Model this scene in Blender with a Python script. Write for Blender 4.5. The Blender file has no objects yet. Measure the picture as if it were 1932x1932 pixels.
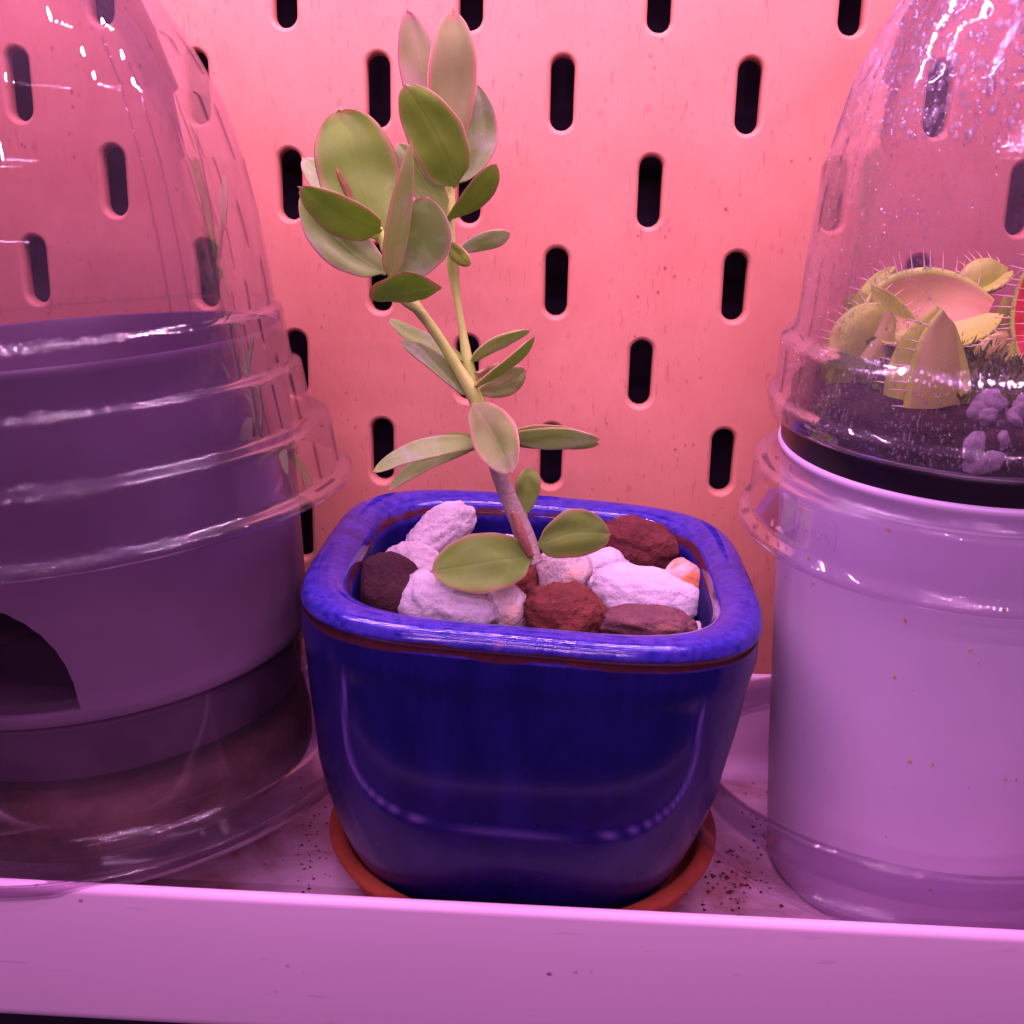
import bpy, bmesh, math, random
import numpy as np
from mathutils import Vector, Matrix, noise, Euler

SC = bpy.context.scene
COL = SC.collection
rnd = random.Random(7)

# ------------------------------------------------------------------ camera
FOC = 1.0601
CR = np.array([[0.99834942, -0.04630052, -0.03398097],
               [0.05365928, 0.96288712, 0.26451667],
               [0.02047258, -0.26590346, 0.96378225]])      # columns: right, forward, up
CP = np.array([0.04312113, -0.24960628, -0.02494126])
cam_d = bpy.data.cameras.new('camera')
cam = bpy.data.objects.new('camera', cam_d)
COL.objects.link(cam)
m = Matrix.Identity(4)
for i in range(3):
    m[i][0] = CR[i, 0]; m[i][1] = CR[i, 2]; m[i][2] = -CR[i, 1]; m[i][3] = CP[i]
cam.matrix_world = m
cam_d.sensor_width = 36; cam_d.lens = FOC * 36
cam_d.clip_start = 0.005; cam_d.clip_end = 50
SC.camera = cam

# ------------------------------------------------------------------ world, exposure
w = bpy.data.worlds.new('World'); SC.world = w; w.use_nodes = True
w.node_tree.nodes['Background'].inputs[0].default_value = (0.55, 0.22, 0.62, 1)
w.node_tree.nodes['Background'].inputs[1].default_value = 0.10
SC.view_settings.view_transform = 'Standard'
SC.view_settings.look = 'None'
SC.view_settings.exposure = 0
SC.view_settings.gamma = 1
SC.render.engine = 'CYCLES'
cy = SC.cycles
cy.max_bounces = 16; cy.transparent_max_bounces = 48; cy.transmission_bounces = 10
cy.glossy_bounces = 5; cy.diffuse_bounces = 4
cy.use_denoising = True
cy.sample_clamp_indirect = 6
cy.caustics_reflective = False; cy.caustics_refractive = False

# ------------------------------------------------------------------ grow light: rows of small LEDs
# (depth, height, power, first x, count, spacing, tilt towards the board)
LED_ROWS = [(-0.046, 0.098, 1.35, -.135, 34, .009, 0), (-0.092, 0.110, 1.10, -.135, 34, .009, 0), (-0.185, 0.130, .62, -.105, 30, .0092, 10),
            (-0.330, 0.120, 1.45, -.055, 20, .009, 45), (-0.480, 0.120, .85, -.135, 34, .009, 50), (-0.560, 0.060, .60, -.135, 34, .009, 65)]
for (ly, lz, lw, lx, n_led, sp_led, tl_) in LED_ROWS:
    led = bpy.data.lights.new('grow_light_led', 'AREA')
    led.shape = 'DISK'; led.size = 0.0026; led.energy = 0.033 * lw * sp_led / .0205
    led.color = (1.0, 0.46, 0.94)
    for k in range(n_led):
        o = bpy.data.objects.new('grow_light_led', led)
        o.location = (lx + k * sp_led, ly, lz)
        o.rotation_euler = (math.radians(tl_), 0, 0)
        COL.objects.link(o)

# ------------------------------------------------------------------ helpers
def at(px, py, Y):                       # a point of the place at depth Y (pixels of a 1932 px wide view)
    d = CR @ np.array([(px - 966) / (FOC * 1932), 1, -(py - 966) / (FOC * 1932)])
    return CP + d * (Y - CP[1]) / d[1]

def atz(px, py, Z):
    d = CR @ np.array([(px - 966) / (FOC * 1932), 1, -(py - 966) / (FOC * 1932)])
    return CP + d * (Z - CP[2]) / d[2]

def px2m(P):                             # metres per pixel at point P
    return float((np.array(P) - CP) @ CR[:, 1]) / (FOC * 1932)

def tag(o, label=None, cat=None, group=None, kind=None):
    if label: o['label'] = label
    if cat: o['category'] = cat
    if group: o['group'] = group
    if kind: o['kind'] = kind
    return o

def empty(name, loc=(0, 0, 0), axis=None):
    o = bpy.data.objects.new(name, None)
    o.location = loc
    if axis is not None:
        o.rotation_mode = 'QUATERNION'
        o.rotation_quaternion = Vector((0, 0, 1)).rotation_difference(Vector(axis).normalized())
    o.empty_display_size = 0.01
    COL.objects.link(o)
    return o

def mesh_obj(name, V, F, mat, parent=None, smooth=True, attrs=None, uv=None):
    me = bpy.data.meshes.new(name)
    me.from_pydata([tuple(map(float, v)) for v in V], [], [tuple(f) for f in F])
    if smooth:
        me.polygons.foreach_set('use_smooth', [True] * len(me.polygons))
    if attrs:
        for k, a in attrs.items():
            at_ = me.attributes.new(k, 'FLOAT', 'POINT')
            at_.data.foreach_set('value', np.array(a, dtype=np.float32))
    if uv is not None:
        l = me.uv_layers.new(name='UVMap')
        vi = np.zeros(len(me.loops), dtype=np.int32); me.loops.foreach_get('vertex_index', vi)
        l.data.foreach_set('uv', np.array(uv, dtype=np.float32)[vi].ravel())
    if mat: me.materials.append(mat)
    me.validate()
    o = bpy.data.objects.new(name, me)
    COL.objects.link(o)
    if parent: o.parent = parent
    return o

def recalc(o):
    bm = bmesh.new(); bm.from_mesh(o.data)
    bmesh.ops.recalc_face_normals(bm, faces=bm.faces)
    bm.to_mesh(o.data); bm.free()
    return o

def revolve(profile, N=128, wob=None):
    V = []; F = []; ids = []
    for (r, z) in profile:
        if r < 1e-7:
            ids.append([len(V)] * N); V.append((0, 0, z))
        else:
            row = []
            for k in range(N):
                a = 2 * math.pi * k / N
                rr, zz = r, z
                if wob: rr, zz = wob(r, z, a)
                row.append(len(V)); V.append((rr * math.cos(a), rr * math.sin(a), zz))
            ids.append(row)
    for i in range(len(ids) - 1):
        A, B = ids[i], ids[i + 1]
        for k in range(N):
            k2 = (k + 1) % N
            f = [A[k], A[k2], B[k2], B[k]]
            g = []
            for x in f:
                if x not in g: g.append(x)
            if len(g) > 2: F.append(g)
    return V, F

def shell(profile, th):                  # outer profile + inner offset -> closed shell with thickness
    P = np.array(profile, float); n = len(P); off = []
    for i in range(n):
        a = P[max(i - 1, 0)]; b = P[min(i + 1, n - 1)]
        t = (b - a) / (np.linalg.norm(b - a) + 1e-12)
        nn = np.array([t[1], -t[0]])
        off.append(P[i] + nn * th)
    off = [(max(0, o[0]), o[1]) for o in off]
    for i in range(n):
        if profile[i][0] < 1e-7: off[i] = (0, off[i][1])
    return list(profile) + off[::-1]

def refine(profile, step):
    out = [profile[0]]
    for a, b in zip(profile[:-1], profile[1:]):
        L = math.hypot(b[0] - a[0], b[1] - a[1]); k = max(1, int(L / step))
        for j in range(1, k + 1):
            out.append((a[0] + (b[0] - a[0]) * j / k, a[1] + (b[1] - a[1]) * j / k))
    return out

def catmull(P, k=6):                     # smooth curve through points
    P = [np.array(p, float) for p in P]; out = []
    for i in range(len(P) - 1):
        p0 = P[max(i - 1, 0)]; p1 = P[i]; p2 = P[i + 1]; p3 = P[min(i + 2, len(P) - 1)]
        for j in range(k):
            t = j / k
            out.append(0.5 * ((2 * p1) + (-p0 + p2) * t + (2 * p0 - 5 * p1 + 4 * p2 - p3) * t * t + (-p0 + 3 * p1 - 3 * p2 + p3) * t ** 3))
    out.append(P[-1])
    return out

# ------------------------------------------------------------------ materials
def newmat(name):
    mt = bpy.data.materials.new(name); mt.use_nodes = True
    nt = mt.node_tree; nt.nodes.clear()
    return mt, nt

class NT:
    def __init__(s, nt): s.nt = nt
    def n(s, typ, **kw):
        nd = s.nt.nodes.new(typ)
        for k, v in kw.items():
            if k.startswith('i_'):
                key = k[2:].replace('_', ' ')
                nd.inputs[key].default_value = v
            else: setattr(nd, k, v)
        return nd
    def l(s, a, b): s.nt.links.new(a, b)
    def noise(s, scale, detail=4, rough=.6, vec=None, dist=0):
        nd = s.n('ShaderNodeTexNoise'); nd.inputs['Scale'].default_value = scale
        nd.inputs['Detail'].default_value = detail; nd.inputs['Roughness'].default_value = rough
        nd.inputs['Distortion'].default_value = dist
        if vec is not None: s.l(vec, nd.inputs['Vector'])
        return nd.outputs['Fac']
    def voro(s, scale, vec=None, feature='F1'):
        nd = s.n('ShaderNodeTexVoronoi'); nd.feature = feature; nd.inputs['Scale'].default_value = scale
        if vec is not None: s.l(vec, nd.inputs['Vector'])
        return nd
    def ramp(s, fac, stops):
        nd = s.n('ShaderNodeValToRGB'); cr = nd.color_ramp
        while len(cr.elements) < len(stops): cr.elements.new(0.5)
        for e, (p, c) in zip(cr.elements, stops):
            e.position = p; e.color = (c, c, c, 1) if isinstance(c, (int, float)) else (*c, 1)
        s.l(fac, nd.inputs['Fac'])
        return nd.outputs['Color']
    def mix(s, fac, a, b, mode='MIX'):
        nd = s.n('ShaderNodeMix'); nd.data_type = 'RGBA'; nd.blend_type = mode
        for sock, v in ((nd.inputs[0], fac), (nd.inputs[6], a), (nd.inputs[7], b)):
            if isinstance(v, (int, float)): sock.default_value = v
            elif isinstance(v, tuple): sock.default_value = (*v, 1)
            else: s.l(v, sock)
        return nd.outputs[2]
    def math(s, op, a, b=0.0, c=None):
        nd = s.n('ShaderNodeMath'); nd.operation = op
        for sock, v in zip(nd.inputs, (a, b, c)):
            if v is None: continue
            if isinstance(v, (int, float)): sock.default_value = v
            else: s.l(v, sock)
        return nd.outputs[0]
    def coord(s, scale=(1, 1, 1), which='Object'):
        tc = s.n('ShaderNodeTexCoord'); mp = s.n('ShaderNodeMapping')
        mp.inputs['Scale'].default_value = scale
        s.l(tc.outputs[which], mp.inputs['Vector'])
        return mp.outputs['Vector']
    def bump(s, h, strength=.3, dist=.001):
        nd = s.n('ShaderNodeBump'); nd.inputs['Strength'].default_value = strength
        nd.inputs['Distance'].default_value = dist
        s.l(h, nd.inputs['Height'])
        return nd.outputs['Normal']
    def pbsdf(s, base=None, rough=.5, normal=None, **kw):
        nd = s.n('ShaderNodeBsdfPrincipled')
        if base is not None:
            if isinstance(base, tuple): nd.inputs['Base Color'].default_value = (*base, 1)
            else: s.l(base, nd.inputs['Base Color'])
        if isinstance(rough, (int, float)): nd.inputs['Roughness'].default_value = rough
        else: s.l(rough, nd.inputs['Roughness'])
        if normal is not None: s.l(normal, nd.inputs['Normal'])
        for k, v in kw.items():
            nd.inputs[k.replace('_', ' ')].default_value = v
        return nd
    def out(s, sh):
        o = s.n('ShaderNodeOutputMaterial'); s.l(sh, o.inputs['Surface'])

def attr(T, name):
    nd = T.n('ShaderNodeAttribute'); nd.attribute_name = name
    return nd.outputs['Fac']

def mat_board():
    mt, nt = newmat('fibreboard'); T = NT(nt)
    v = T.coord()
    vs = T.coord((1, 1, .35))
    fib = T.noise(420, 6, .7, vs, 1.2)
    big = T.noise(22, 3, .5, v)
    c = T.mix(fib, (.49, .196, .128), (.57, .236, .156))
    c = T.mix(T.ramp(T.noise(70, 6, .7, v), [(.40, 0.0), (.70, .55)]), c, (.60, .27, .19))
    c = T.mix(T.ramp(T.noise(16, 5, .65, v, .6), [(.48, 0.0), (.75, .6)]), c, (.42, .13, .09))
    c = T.mix(T.ramp(big, [(.35, 0.0), (.7, .35)]), c, (.46, .168, .108))
    vo = T.voro(330, T.coord((1, 1, .75)))
    sp = T.ramp(vo.outputs['Distance'], [(.05, 1.0), (.16, 0.0)])
    sp = T.math('MULTIPLY', sp, T.ramp(T.noise(1100, 3, .7, v), [(.40, .2), (.55, 1.0)]))
    g = T.noise(55, 3, .6, v)
    sp = T.math('MULTIPLY', sp, T.ramp(g, [(.42, 0.0), (.58, .85)]))
    c = T.mix(sp, c, (.16, .035, .05))
    dash = T.noise(900, 2, .5, T.coord((1, 1, .22)), .5)
    c = T.mix(T.math('MULTIPLY', T.ramp(dash, [(.62, 0.0), (.70, .60)]), T.ramp(g, [(.4, .2), (.6, 1.0)])), c, (.38, .09, .07))
    bp = T.bump(fib, .12, .0006)
    T.out(T.pbsdf(c, .62, bp, Specular_IOR_Level=.35).outputs[0])
    return mt

def mat_dark(name='dark_wall', col=(.012, .004, .012)):
    mt, nt = newmat(name); T = NT(nt)
    T.out(T.pbsdf(T.mix(T.noise(20, 3), col, tuple(c * 1.8 for c in col)), .8).outputs[0])
    return mt

def mat_tray():
    mt, nt = newmat('painted_metal'); T = NT(nt)
    v = T.coord()
    a = T.noise(9, 3, .5, v)
    c = T.mix(a, (.68, .42, .62), (.76, .48, .70))
    vo = T.voro(420, T.coord((.8, 1, 1.0)))
    g = T.noise(60, 4, .7, v)
    sp = T.math('MULTIPLY', T.ramp(vo.outputs['Distance'], [(.08, 1.0), (.20, 0.0)]), T.ramp(g, [(.60, 0.0), (.66, .8)]))
    c = T.mix(sp, c, (.12, .04, .06))
    scr = T.noise(300, 2, .5, T.coord((.25, 1, 2.5)), .8)
    c = T.mix(T.math('MULTIPLY', T.ramp(scr, [(.70, 0.0), (.76, .35)]), .7), c, (.35, .16, .25))
    bp = T.bump(T.noise(900, 2, .5, v), .03, .0003)
    T.out(T.pbsdf(c, .42, bp, Specular_IOR_Level=.4).outputs[0])
    return mt

def mat_tray_floor():
    mt, nt = newmat('stained_painted_metal'); T = NT(nt)
    v = T.coord()
    c = T.mix(T.noise(9, 3, .5, v), (.76, .50, .70), (.84, .58, .78))
    st = T.ramp(T.noise(38, 6, .65, v, .8), [(.42, 0.0), (.66, .85)])
    c = T.mix(st, c, (.40, .17, .17))
    sp = T.ramp(T.noise(420, 3, .6, v), [(.64, 0.0), (.70, .7)])
    c = T.mix(T.math('MULTIPLY', sp, T.ramp(T.noise(40, 2, .5, v), [(.45, 0.0), (.6, 1.0)])), c, (.10, .03, .03))
    T.out(T.pbsdf(c, .45).outputs[0])
    return mt

def mat_glaze():
    mt, nt = newmat('cobalt_glaze'); T = NT(nt)
    v = T.coord()
    mott = T.noise(520, 6, .75, v)
    drip = T.noise(170, 4, .6, T.coord((1, 1, .28)))
    big = T.noise(45, 3, .5, v)
    deep = T.mix(T.ramp(drip, [(.38, 0.0), (.66, 1.0)]), (.005, .004, .080), (.011, .007, .120))
    brt = T.mix(T.ramp(mott, [(.36, 0.0), (.64, 1.0)]), (.010, .010, .20), (.055, .034, .33))
    brt = T.mix(T.ramp(T.noise(75, 3, .6, T.coord((1, 1, .5)), 1.0), [(.55, 0.0), (.64, .55)]), brt, (.02, .02, .36))
    brt = T.mix(T.ramp(T.noise(60, 2, .6, v, .5), [(.69, 0.0), (.74, .75)]), brt, (.22, .06, .08))
    c = T.mix(attr(T, 'rim'), deep, brt)  # lighter blue on the rim, dark on the body: light from above painted in
    c = T.mix(T.math('MULTIPLY', attr(T, 'edge'), .95), c, (.13, .07, .30))
    br = T.math('MULTIPLY', attr(T, 'brown'), T.ramp(T.noise(120, 5, .65, v), [(.30, .35), (.50, 1.0)]))
    br = T.math('MINIMUM', br, 1.0)
    brc = T.mix(T.noise(300, 3, .6, v), (.022, .005, .012), (.10, .022, .036))
    c = T.mix(T.ramp(br, [(.30, 0.0), (.62, 1.0)]), c, brc)
    h = T.math('ADD', T.math('MULTIPLY', big, 1.0), T.math('MULTIPLY', T.noise(220, 3, .6, v), .16))
    pin = T.voro(260, v)
    h = T.math('ADD', h, T.math('MULTIPLY', T.math('MULTIPLY', T.ramp(pin.outputs['Distance'], [(.05, 0.0), (.12, 1.0)]), T.ramp(T.noise(30, 2, .5, v), [(.5, 0.0), (.55, 1.0)])), .25))
    bp = T.bump(h, .15, .0012)
    pg = T.n('ShaderNodeBsdfPrincipled')
    T.l(T.math('SUBTRACT', .38, T.math('MULTIPLY', attr(T, 'inside'), .34)), pg.inputs['Specular IOR Level'])
    T.l(T.math('SUBTRACT', .06, T.math('MULTIPLY', attr(T, 'inside'), .06)), pg.inputs['Coat Weight']); pg.inputs['Coat Roughness'].default_value = .04
    T.l(c, pg.inputs['Base Color']); T.l(bp, pg.inputs['Normal'])
    T.l(T.mix(attr(T, 'inside'), T.mix(attr(T, 'rim'), T.ramp(mott, [(.3, .20), (.7, .28)]), T.ramp(mott, [(.3, .06), (.7, .13)])), (.6, .6, .6)), pg.inputs['Roughness'])
    T.out(pg.outputs[0])
    return mt

def mat_simple(name, a, b, rough=.6, scale=60, bscale=200, bstr=.2, bdist=.0005, spec=.4, sss=0, detail=4):
    mt, nt = newmat(name); T = NT(nt)
    v = T.coord()
    c = T.mix(T.ramp(T.noise(scale, detail, .6, v), [(.35, 0.0), (.65, 1.0)]), a, b)
    p = T.pbsdf(c, rough, T.bump(T.noise(bscale, 5, .65, v), bstr, bdist), Specular_IOR_Level=spec)
    if sss:
        p.inputs['Subsurface Weight'].default_value = sss
        p.inputs['Subsurface Radius'].default_value = (.004, .002, .002)
        p.inputs['Subsurface Scale'].default_value = 1.0
    T.out(p.outputs[0])
    return mt

def mat_stone(name, a, b, pits, rough=.9, pit_amt=.5, spots=None, sp0=.56, bs=.7):
    mt, nt = newmat(name); T = NT(nt)
    v = T.coord()
    c = T.mix(T.ramp(T.noise(160, 6, .65, v), [(.35, 0.0), (.65, 1.0)]), a, b)
    fine = T.noise(1500, 3, .7, v)
    pit = T.ramp(fine, [(.60, 0.0), (.70, pit_amt)])
    c = T.mix(pit, c, pits)
    if spots:
        c = T.mix(T.ramp(T.noise(90, 3, .6, v), [(sp0, 0.0), (sp0 + .10, .9)]), c, spots)
    cr = T.voro(150, T.coord((1, 1.3, 1)), 'DISTANCE_TO_EDGE')
    crk = T.math('MULTIPLY', T.ramp(cr.outputs['Distance'], [(.0, 0.0), (.05, 1.0)]), .8)
    msk = T.ramp(T.noise(70, 3, .6, v), [(.46, 1.0), (.56, 0.0)])
    crk = T.math('MAXIMUM', crk, msk)
    h = T.math('ADD', T.math('MULTIPLY', T.noise(260, 7, .7, v), 1.2), T.math('MULTIPLY', T.noise(1100, 4, .7, v), .45))
    h = T.math('ADD', h, T.math('MULTIPLY', crk, .12))
    T.out(T.pbsdf(c, rough, T.bump(h, bs, .0011), Specular_IOR_Level=.25).outputs[0])
    return mt

def mat_clear(name, tint=(.95, .92, .96), haze=.05, hcol=(.75, .62, .8), rough=.035, wav=.5, wscale=26, fine=.0, ior=1.30, zfade=False, mist=0):
    mt, nt = newmat(name); T = NT(nt)
    v = T.coord()
    h = T.noise(wscale, 2, .5, T.coord((1, 1, .55)), .4)
    sz = T.n('ShaderNodeSeparateXYZ'); T.l(T.coord(), sz.inputs[0])
    if zfade: h = T.math('MULTIPLY', h, T.math('ADD', T.math('MULTIPLY', T.math('SMOOTH_MAX', T.math('SUBTRACT', sz.outputs[2], .090), 0.0, .01), 28.0), .015))
    if fine:
        h = T.math('ADD', h, T.math('MULTIPLY', T.noise(900, 2, .5, v), fine))
    bp = T.bump(h, wav, .0016)
    tr = T.n('ShaderNodeBsdfTransparent'); tr.inputs[0].default_value = (*tint, 1)
    gl = T.n('ShaderNodeBsdfGlossy'); gl.inputs['Roughness'].default_value = rough; T.l(bp, gl.inputs['Normal'])
    gl.inputs['Color'].default_value = (1, 1, 1, 1)
    fr = T.n('ShaderNodeFresnel'); fr.inputs['IOR'].default_value = ior
    T.l(bp, fr.inputs['Normal'])
    df = T.n('ShaderNodeBsdfDiffuse'); df.inputs[0].default_value = (*hcol, 1)
    tl = T.n('ShaderNodeBsdfTranslucent'); tl.inputs[0].default_value = (*hcol, 1)
    m0 = T.n('ShaderNodeMixShader'); m0.inputs[0].default_value = .5; T.l(df.outputs[0], m0.inputs[1]); T.l(tl.outputs[0], m0.inputs[2])
    m1 = T.n('ShaderNodeMixShader')
    hz = T.math('MULTIPLY', T.ramp(T.noise(70, 5, .6, v), [(.35, .5), (.75, 1.6)]), haze)
    if mist:
        ms = T.math('MULTIPLY', T.ramp(T.noise(1800, 3, .7, v), [(.45, .25), (.62, 1.0)]), T.ramp(T.noise(45, 4, .6, v, .6), [(.38, .15), (.62, 1.0)]))
        hz = T.math('ADD', hz, T.math('MULTIPLY', ms, mist))
    T.l(hz, m1.inputs[0]); T.l(tr.outputs[0], m1.inputs[1]); T.l(m0.outputs[0], m1.inputs[2])
    m2 = T.n('ShaderNodeMixShader')
    T.l(T.math('MINIMUM', fr.outputs[0], .24), m2.inputs[0]); T.l(m1.outputs[0], m2.inputs[1]); T.l(gl.outputs[0], m2.inputs[2])
    T.out(m2.outputs[0])
    return mt

def mat_leaf(name, base, var, margin, rib, gloss=.42, bloom=(.75, .62, .74), bloom_amt=.0, trans=.46):
    mt, nt = newmat(name); T = NT(nt)
    uv = T.n('ShaderNodeUVMap'); sx = T.n('ShaderNodeSeparateXYZ'); T.l(uv.outputs[0], sx.inputs[0])
    s = T.math('ABSOLUTE', T.math('MULTIPLY_ADD', sx.outputs[0], 2.0, -1.0))
    t = sx.outputs[1]
    v = T.coord()
    c = T.mix(T.ramp(T.noise(95, 4, .55, v), [(.36, 0.0), (.66, 1.0)]), base, var)
    # side veins, faint
    vv = T.math('SINE', T.math('ADD', T.math('MULTIPLY', t, 46.0), T.math('MULTIPLY', s, -14.0)))
    c = T.mix(T.math('MULTIPLY', T.ramp(vv, [(.80, 0.0), (1.0, 1.0)]), .10), c, rib)
    c = T.mix(T.math('MULTIPLY', T.ramp(s, [(.0, 1.0), (.06, 0.0)]), T.ramp(t, [(.40, .30), (.90, 0.0)])), c, rib)
    c = T.mix(T.ramp(s, [(.80, 0.0), (.97, .85)]), c, margin)
    c = T.mix(T.ramp(t, [(.93, 0.0), (1.0, .8)]), c, margin)
    bl = T.ramp(T.noise(70, 4, .6, v, 1.0), [(.50, 0.0), (.68, 1.0)])
    bl2 = T.ramp(T.noise(600, 3, .7, v), [(.35, .3), (.6, 1.0)])
    c = T.mix(T.math('MULTIPLY', T.math('MULTIPLY', bl, bl2), bloom_amt), c, bloom)
    sp = T.ramp(T.noise(1300, 2, .6, v), [(.68, 0.0), (.74, .35)])
    c = T.mix(sp, c, tuple(x * .55 for x in base))
    dust = T.math('MULTIPLY', T.ramp(T.noise(420, 5, .75, v), [(.62, 0.0), (.72, .45)]), T.ramp(T.noise(60, 2, .5, v), [(.45, .1), (.6, 1.0)]))
    c = T.mix(dust, c, (.66, .58, .56))
    net = T.voro(520, T.coord((1, 1, 1)), 'DISTANCE_TO_EDGE')
    c = T.mix(T.math('MULTIPLY', T.ramp(net.outputs['Distance'], [(.0, 1.0), (.07, 0.0)]), .12), c, rib)
    rib_h = T.math('MULTIPLY', T.ramp(s, [(.0, 0.0), (.09, 1.0)]), 1.0)
    h = T.math('ADD', rib_h, T.math('MULTIPLY', T.noise(380, 4, .6, v), .5))
    bp = T.bump(h, .16, .0004)
    p = T.pbsdf(c, gloss, bp, Specular_IOR_Level=.26)
    p.inputs['Sheen Weight'].default_value = .0
    tl = T.n('ShaderNodeBsdfTranslucent'); T.l(c, tl.inputs[0])
    mx = T.n('ShaderNodeMixShader'); mx.inputs[0].default_value = trans
    T.l(p.outputs[0], mx.inputs[1]); T.l(tl.outputs[0], mx.inputs[2])
    T.out(mx.outputs[0])
    return mt

M = {}
M['board'] = mat_board()
M['wall'] = mat_dark('dark_wall', (.020, .007, .026))
M['tray'] = mat_tray()
M['floor'] = mat_tray_floor()
M['glaze'] = mat_glaze()
M['terracotta'] = mat_simple('terracotta', (.30, .050, .028), (.42, .085, .042), .8, 60, 500, .3, .0004, .25)
M['soil'] = mat_simple('dark_soil', (.012, .006, .006), (.04, .02, .016), .95, 300, 400, .9, .002, .2)
M['wet'] = mat_simple('wet_peat', (.05, .018, .014), (.19, .085, .055), .5, 70, 300, .6, .001, .4)
M['moss'] = mat_simple('moss', (.05, .085, .010), (.22, .28, .045), .8, 200, 400, .9, .002, .3)
M['purple'] = mat_simple('purple_plastic', (.110, .055, .110), (.126, .066, .126), .36, 30, 120, .06, .0006, .5)
M['black'] = mat_simple('black_plastic', (.006, .003, .007), (.012, .006, .014), .32, 30, 120, .05, .0005, .5)
M['clear'] = mat_clear('clear_plastic', (.90, .87, .92), .022, rough=.012, wav=.75, zfade=True)
M['clear_ring'] = mat_clear('clear_plastic_collar', (.95, .92, .955), .05, rough=.015, wav=.04, wscale=34)
M['wetclear'] = mat_clear('misted_clear_plastic', (.93, .90, .94), .03, (.80, .62, .84), .03, .25, 30, .06, zfade=True, mist=.055)
M['leaf'] = mat_leaf('green_leaf', (.28, .47, .095), (.34, .54, .085), (.62, .36, .22), (.36, .64, .09))
M['leaf_dark'] = mat_leaf('dark_green_leaf', (.21, .36, .045), (.28, .44, .055), (.55, .33, .20), (.27, .48, .05), .45)
M['leaf_pale'] = mat_leaf('pale_leaf', (.31, .50, .11), (.38, .55, .15), (.62, .52, .26), (.50, .72, .18), .42, bloom_amt=.45)
M['leaf_waxy'] = mat_leaf('waxy_leaf', (.27, .43, .11), (.34, .46, .16), (.66, .38, .34), (.36, .58, .12), .34, (.56, .54, .50), .7)
M['leaf_pink'] = mat_leaf('pink_flushed_leaf', (.36, .44, .14), (.43, .42, .18), (.82, .30, .28), (.54, .52, .22), .42)
M['leaf_mauve'] = mat_leaf('mauve_leaf', (.30, .36, .10), (.36, .27, .18), (.52, .15, .20), (.30, .30, .12), .42)
M['leaf_rosy'] = mat_leaf('rosy_old_leaf', (.36, .50, .14), (.47, .46, .20), (.78, .38, .30), (.55, .64, .20), .42, (.72, .54, .58), .35)
M['leaf_bud'] = mat_leaf('red_bud_leaf', (.30, .20, .06), (.34, .17, .07), (.34, .10, .08), (.3, .2, .1), .5)
M['stem'] = mat_simple('green_stem', (.44, .62, .12), (.55, .66, .17), .5, 120, 700, .3, .0004, .4)
M['bark'] = mat_simple('mauve_bark', (.42, .33, .26), (.54, .40, .34), .7, 260, 900, .7, .0007, .3)
M['sheath'] = mat_simple('red_brown_scale', (.30, .11, .08), (.42, .18, .13), .7, 200, 900, .6, .0006, .3)
M['s_white'] = mat_stone('pale_pumice', (.60, .52, .60), (.72, .64, .72), (.32, .24, .34), pit_amt=.35)
M['s_grey'] = mat_stone('speckled_pumice', (.48, .40, .45), (.60, .52, .57), (.18, .12, .18), pit_amt=.8)
M['perlite'] = mat_stone('perlite', (.38, .30, .36), (.52, .42, .50), (.10, .06, .09), pit_amt=.6)
M['s_tan'] = mat_stone('tan_pumice', (.62, .50, .49), (.68, .58, .58), (.38, .27, .29), pit_amt=.4, spots=(.80, .55, .42))
M['s_orange'] = mat_stone('orange_stained_pumice', (.60, .44, .40), (.66, .54, .54), (.40, .28, .3), pit_amt=.5, spots=(.62, .20, .05), sp0=.44)
M['s_red'] = mat_stone('red_clay', (.13, .032, .028), (.23, .058, .042), (.30, .14, .11), pit_amt=.5, bs=1.0)
M['s_dred'] = mat_stone('dark_red_clay', (.095, .022, .024), (.17, .040, .038), (.03, .006, .008), pit_amt=.8, bs=1.0)
M['s_mauve'] = mat_stone('mauve_brown_clay', (.16, .070, .080), (.23, .10, .11), (.05, .016, .024), pit_amt=.5, bs=1.0, spots=(.30, .13, .11))
M['s_black'] = mat_stone('charcoal_clay', (.045, .016, .024), (.075, .028, .036), (.012, .004, .008), pit_amt=.6)
M['white_pot'] = mat_simple('milky_plastic', (.55, .40, .62), (.62, .45, .68), .34, 14, 90, .05, .0006, .45, sss=.0)
M['trap'] = mat_simple('trap_green', (.38, .52, .05), (.52, .60, .09), .45, 120, 400, .2, .0005, .45)
M['leafy'] = mat_simple('olive_petiole', (.13, .19, .02), (.24, .30, .04), .45, 90, 400, .3, .0006, .4)
M['trap_tan'] = mat_simple('trap_tan_green', (.42, .42, .09), (.52, .42, .14), .45, 90, 400, .2, .0005, .45)
M['trap_pink'] = mat_simple('trap_orange_pink', (.44, .34, .09), (.56, .28, .12), .45, 60, 400, .2, .0005, .45)
M['trap_red'] = mat_simple('trap_red', (.62, .03, .035), (.80, .07, .06), .4, 60, 400, .2, .0005, .45)
M['tooth'] = mat_simple('trap_tooth', (.70, .50, .34), (.82, .60, .48), .4, 100, 400, .1, .0003, .5)
M['speck'] = mat_simple('dark_crumb', (.05, .018, .018), (.20, .07, .05), .8, 300, 500, .5, .0005, .2)
M['speck_tan'] = mat_simple('tan_crumb', (.45, .22, .12), (.6, .32, .18), .8, 300, 500, .5, .0005, .2)
M['sticker'] = mat_simple('navy_sticker', (.006, .005, .03), (.01, .008, .04), .35, 30, 90, .02, .0002, .5)
M['print'] = mat_simple('white_print', (.7, .66, .75), (.75, .7, .8), .5, 30, 90, .02, .0002, .4)

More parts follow.
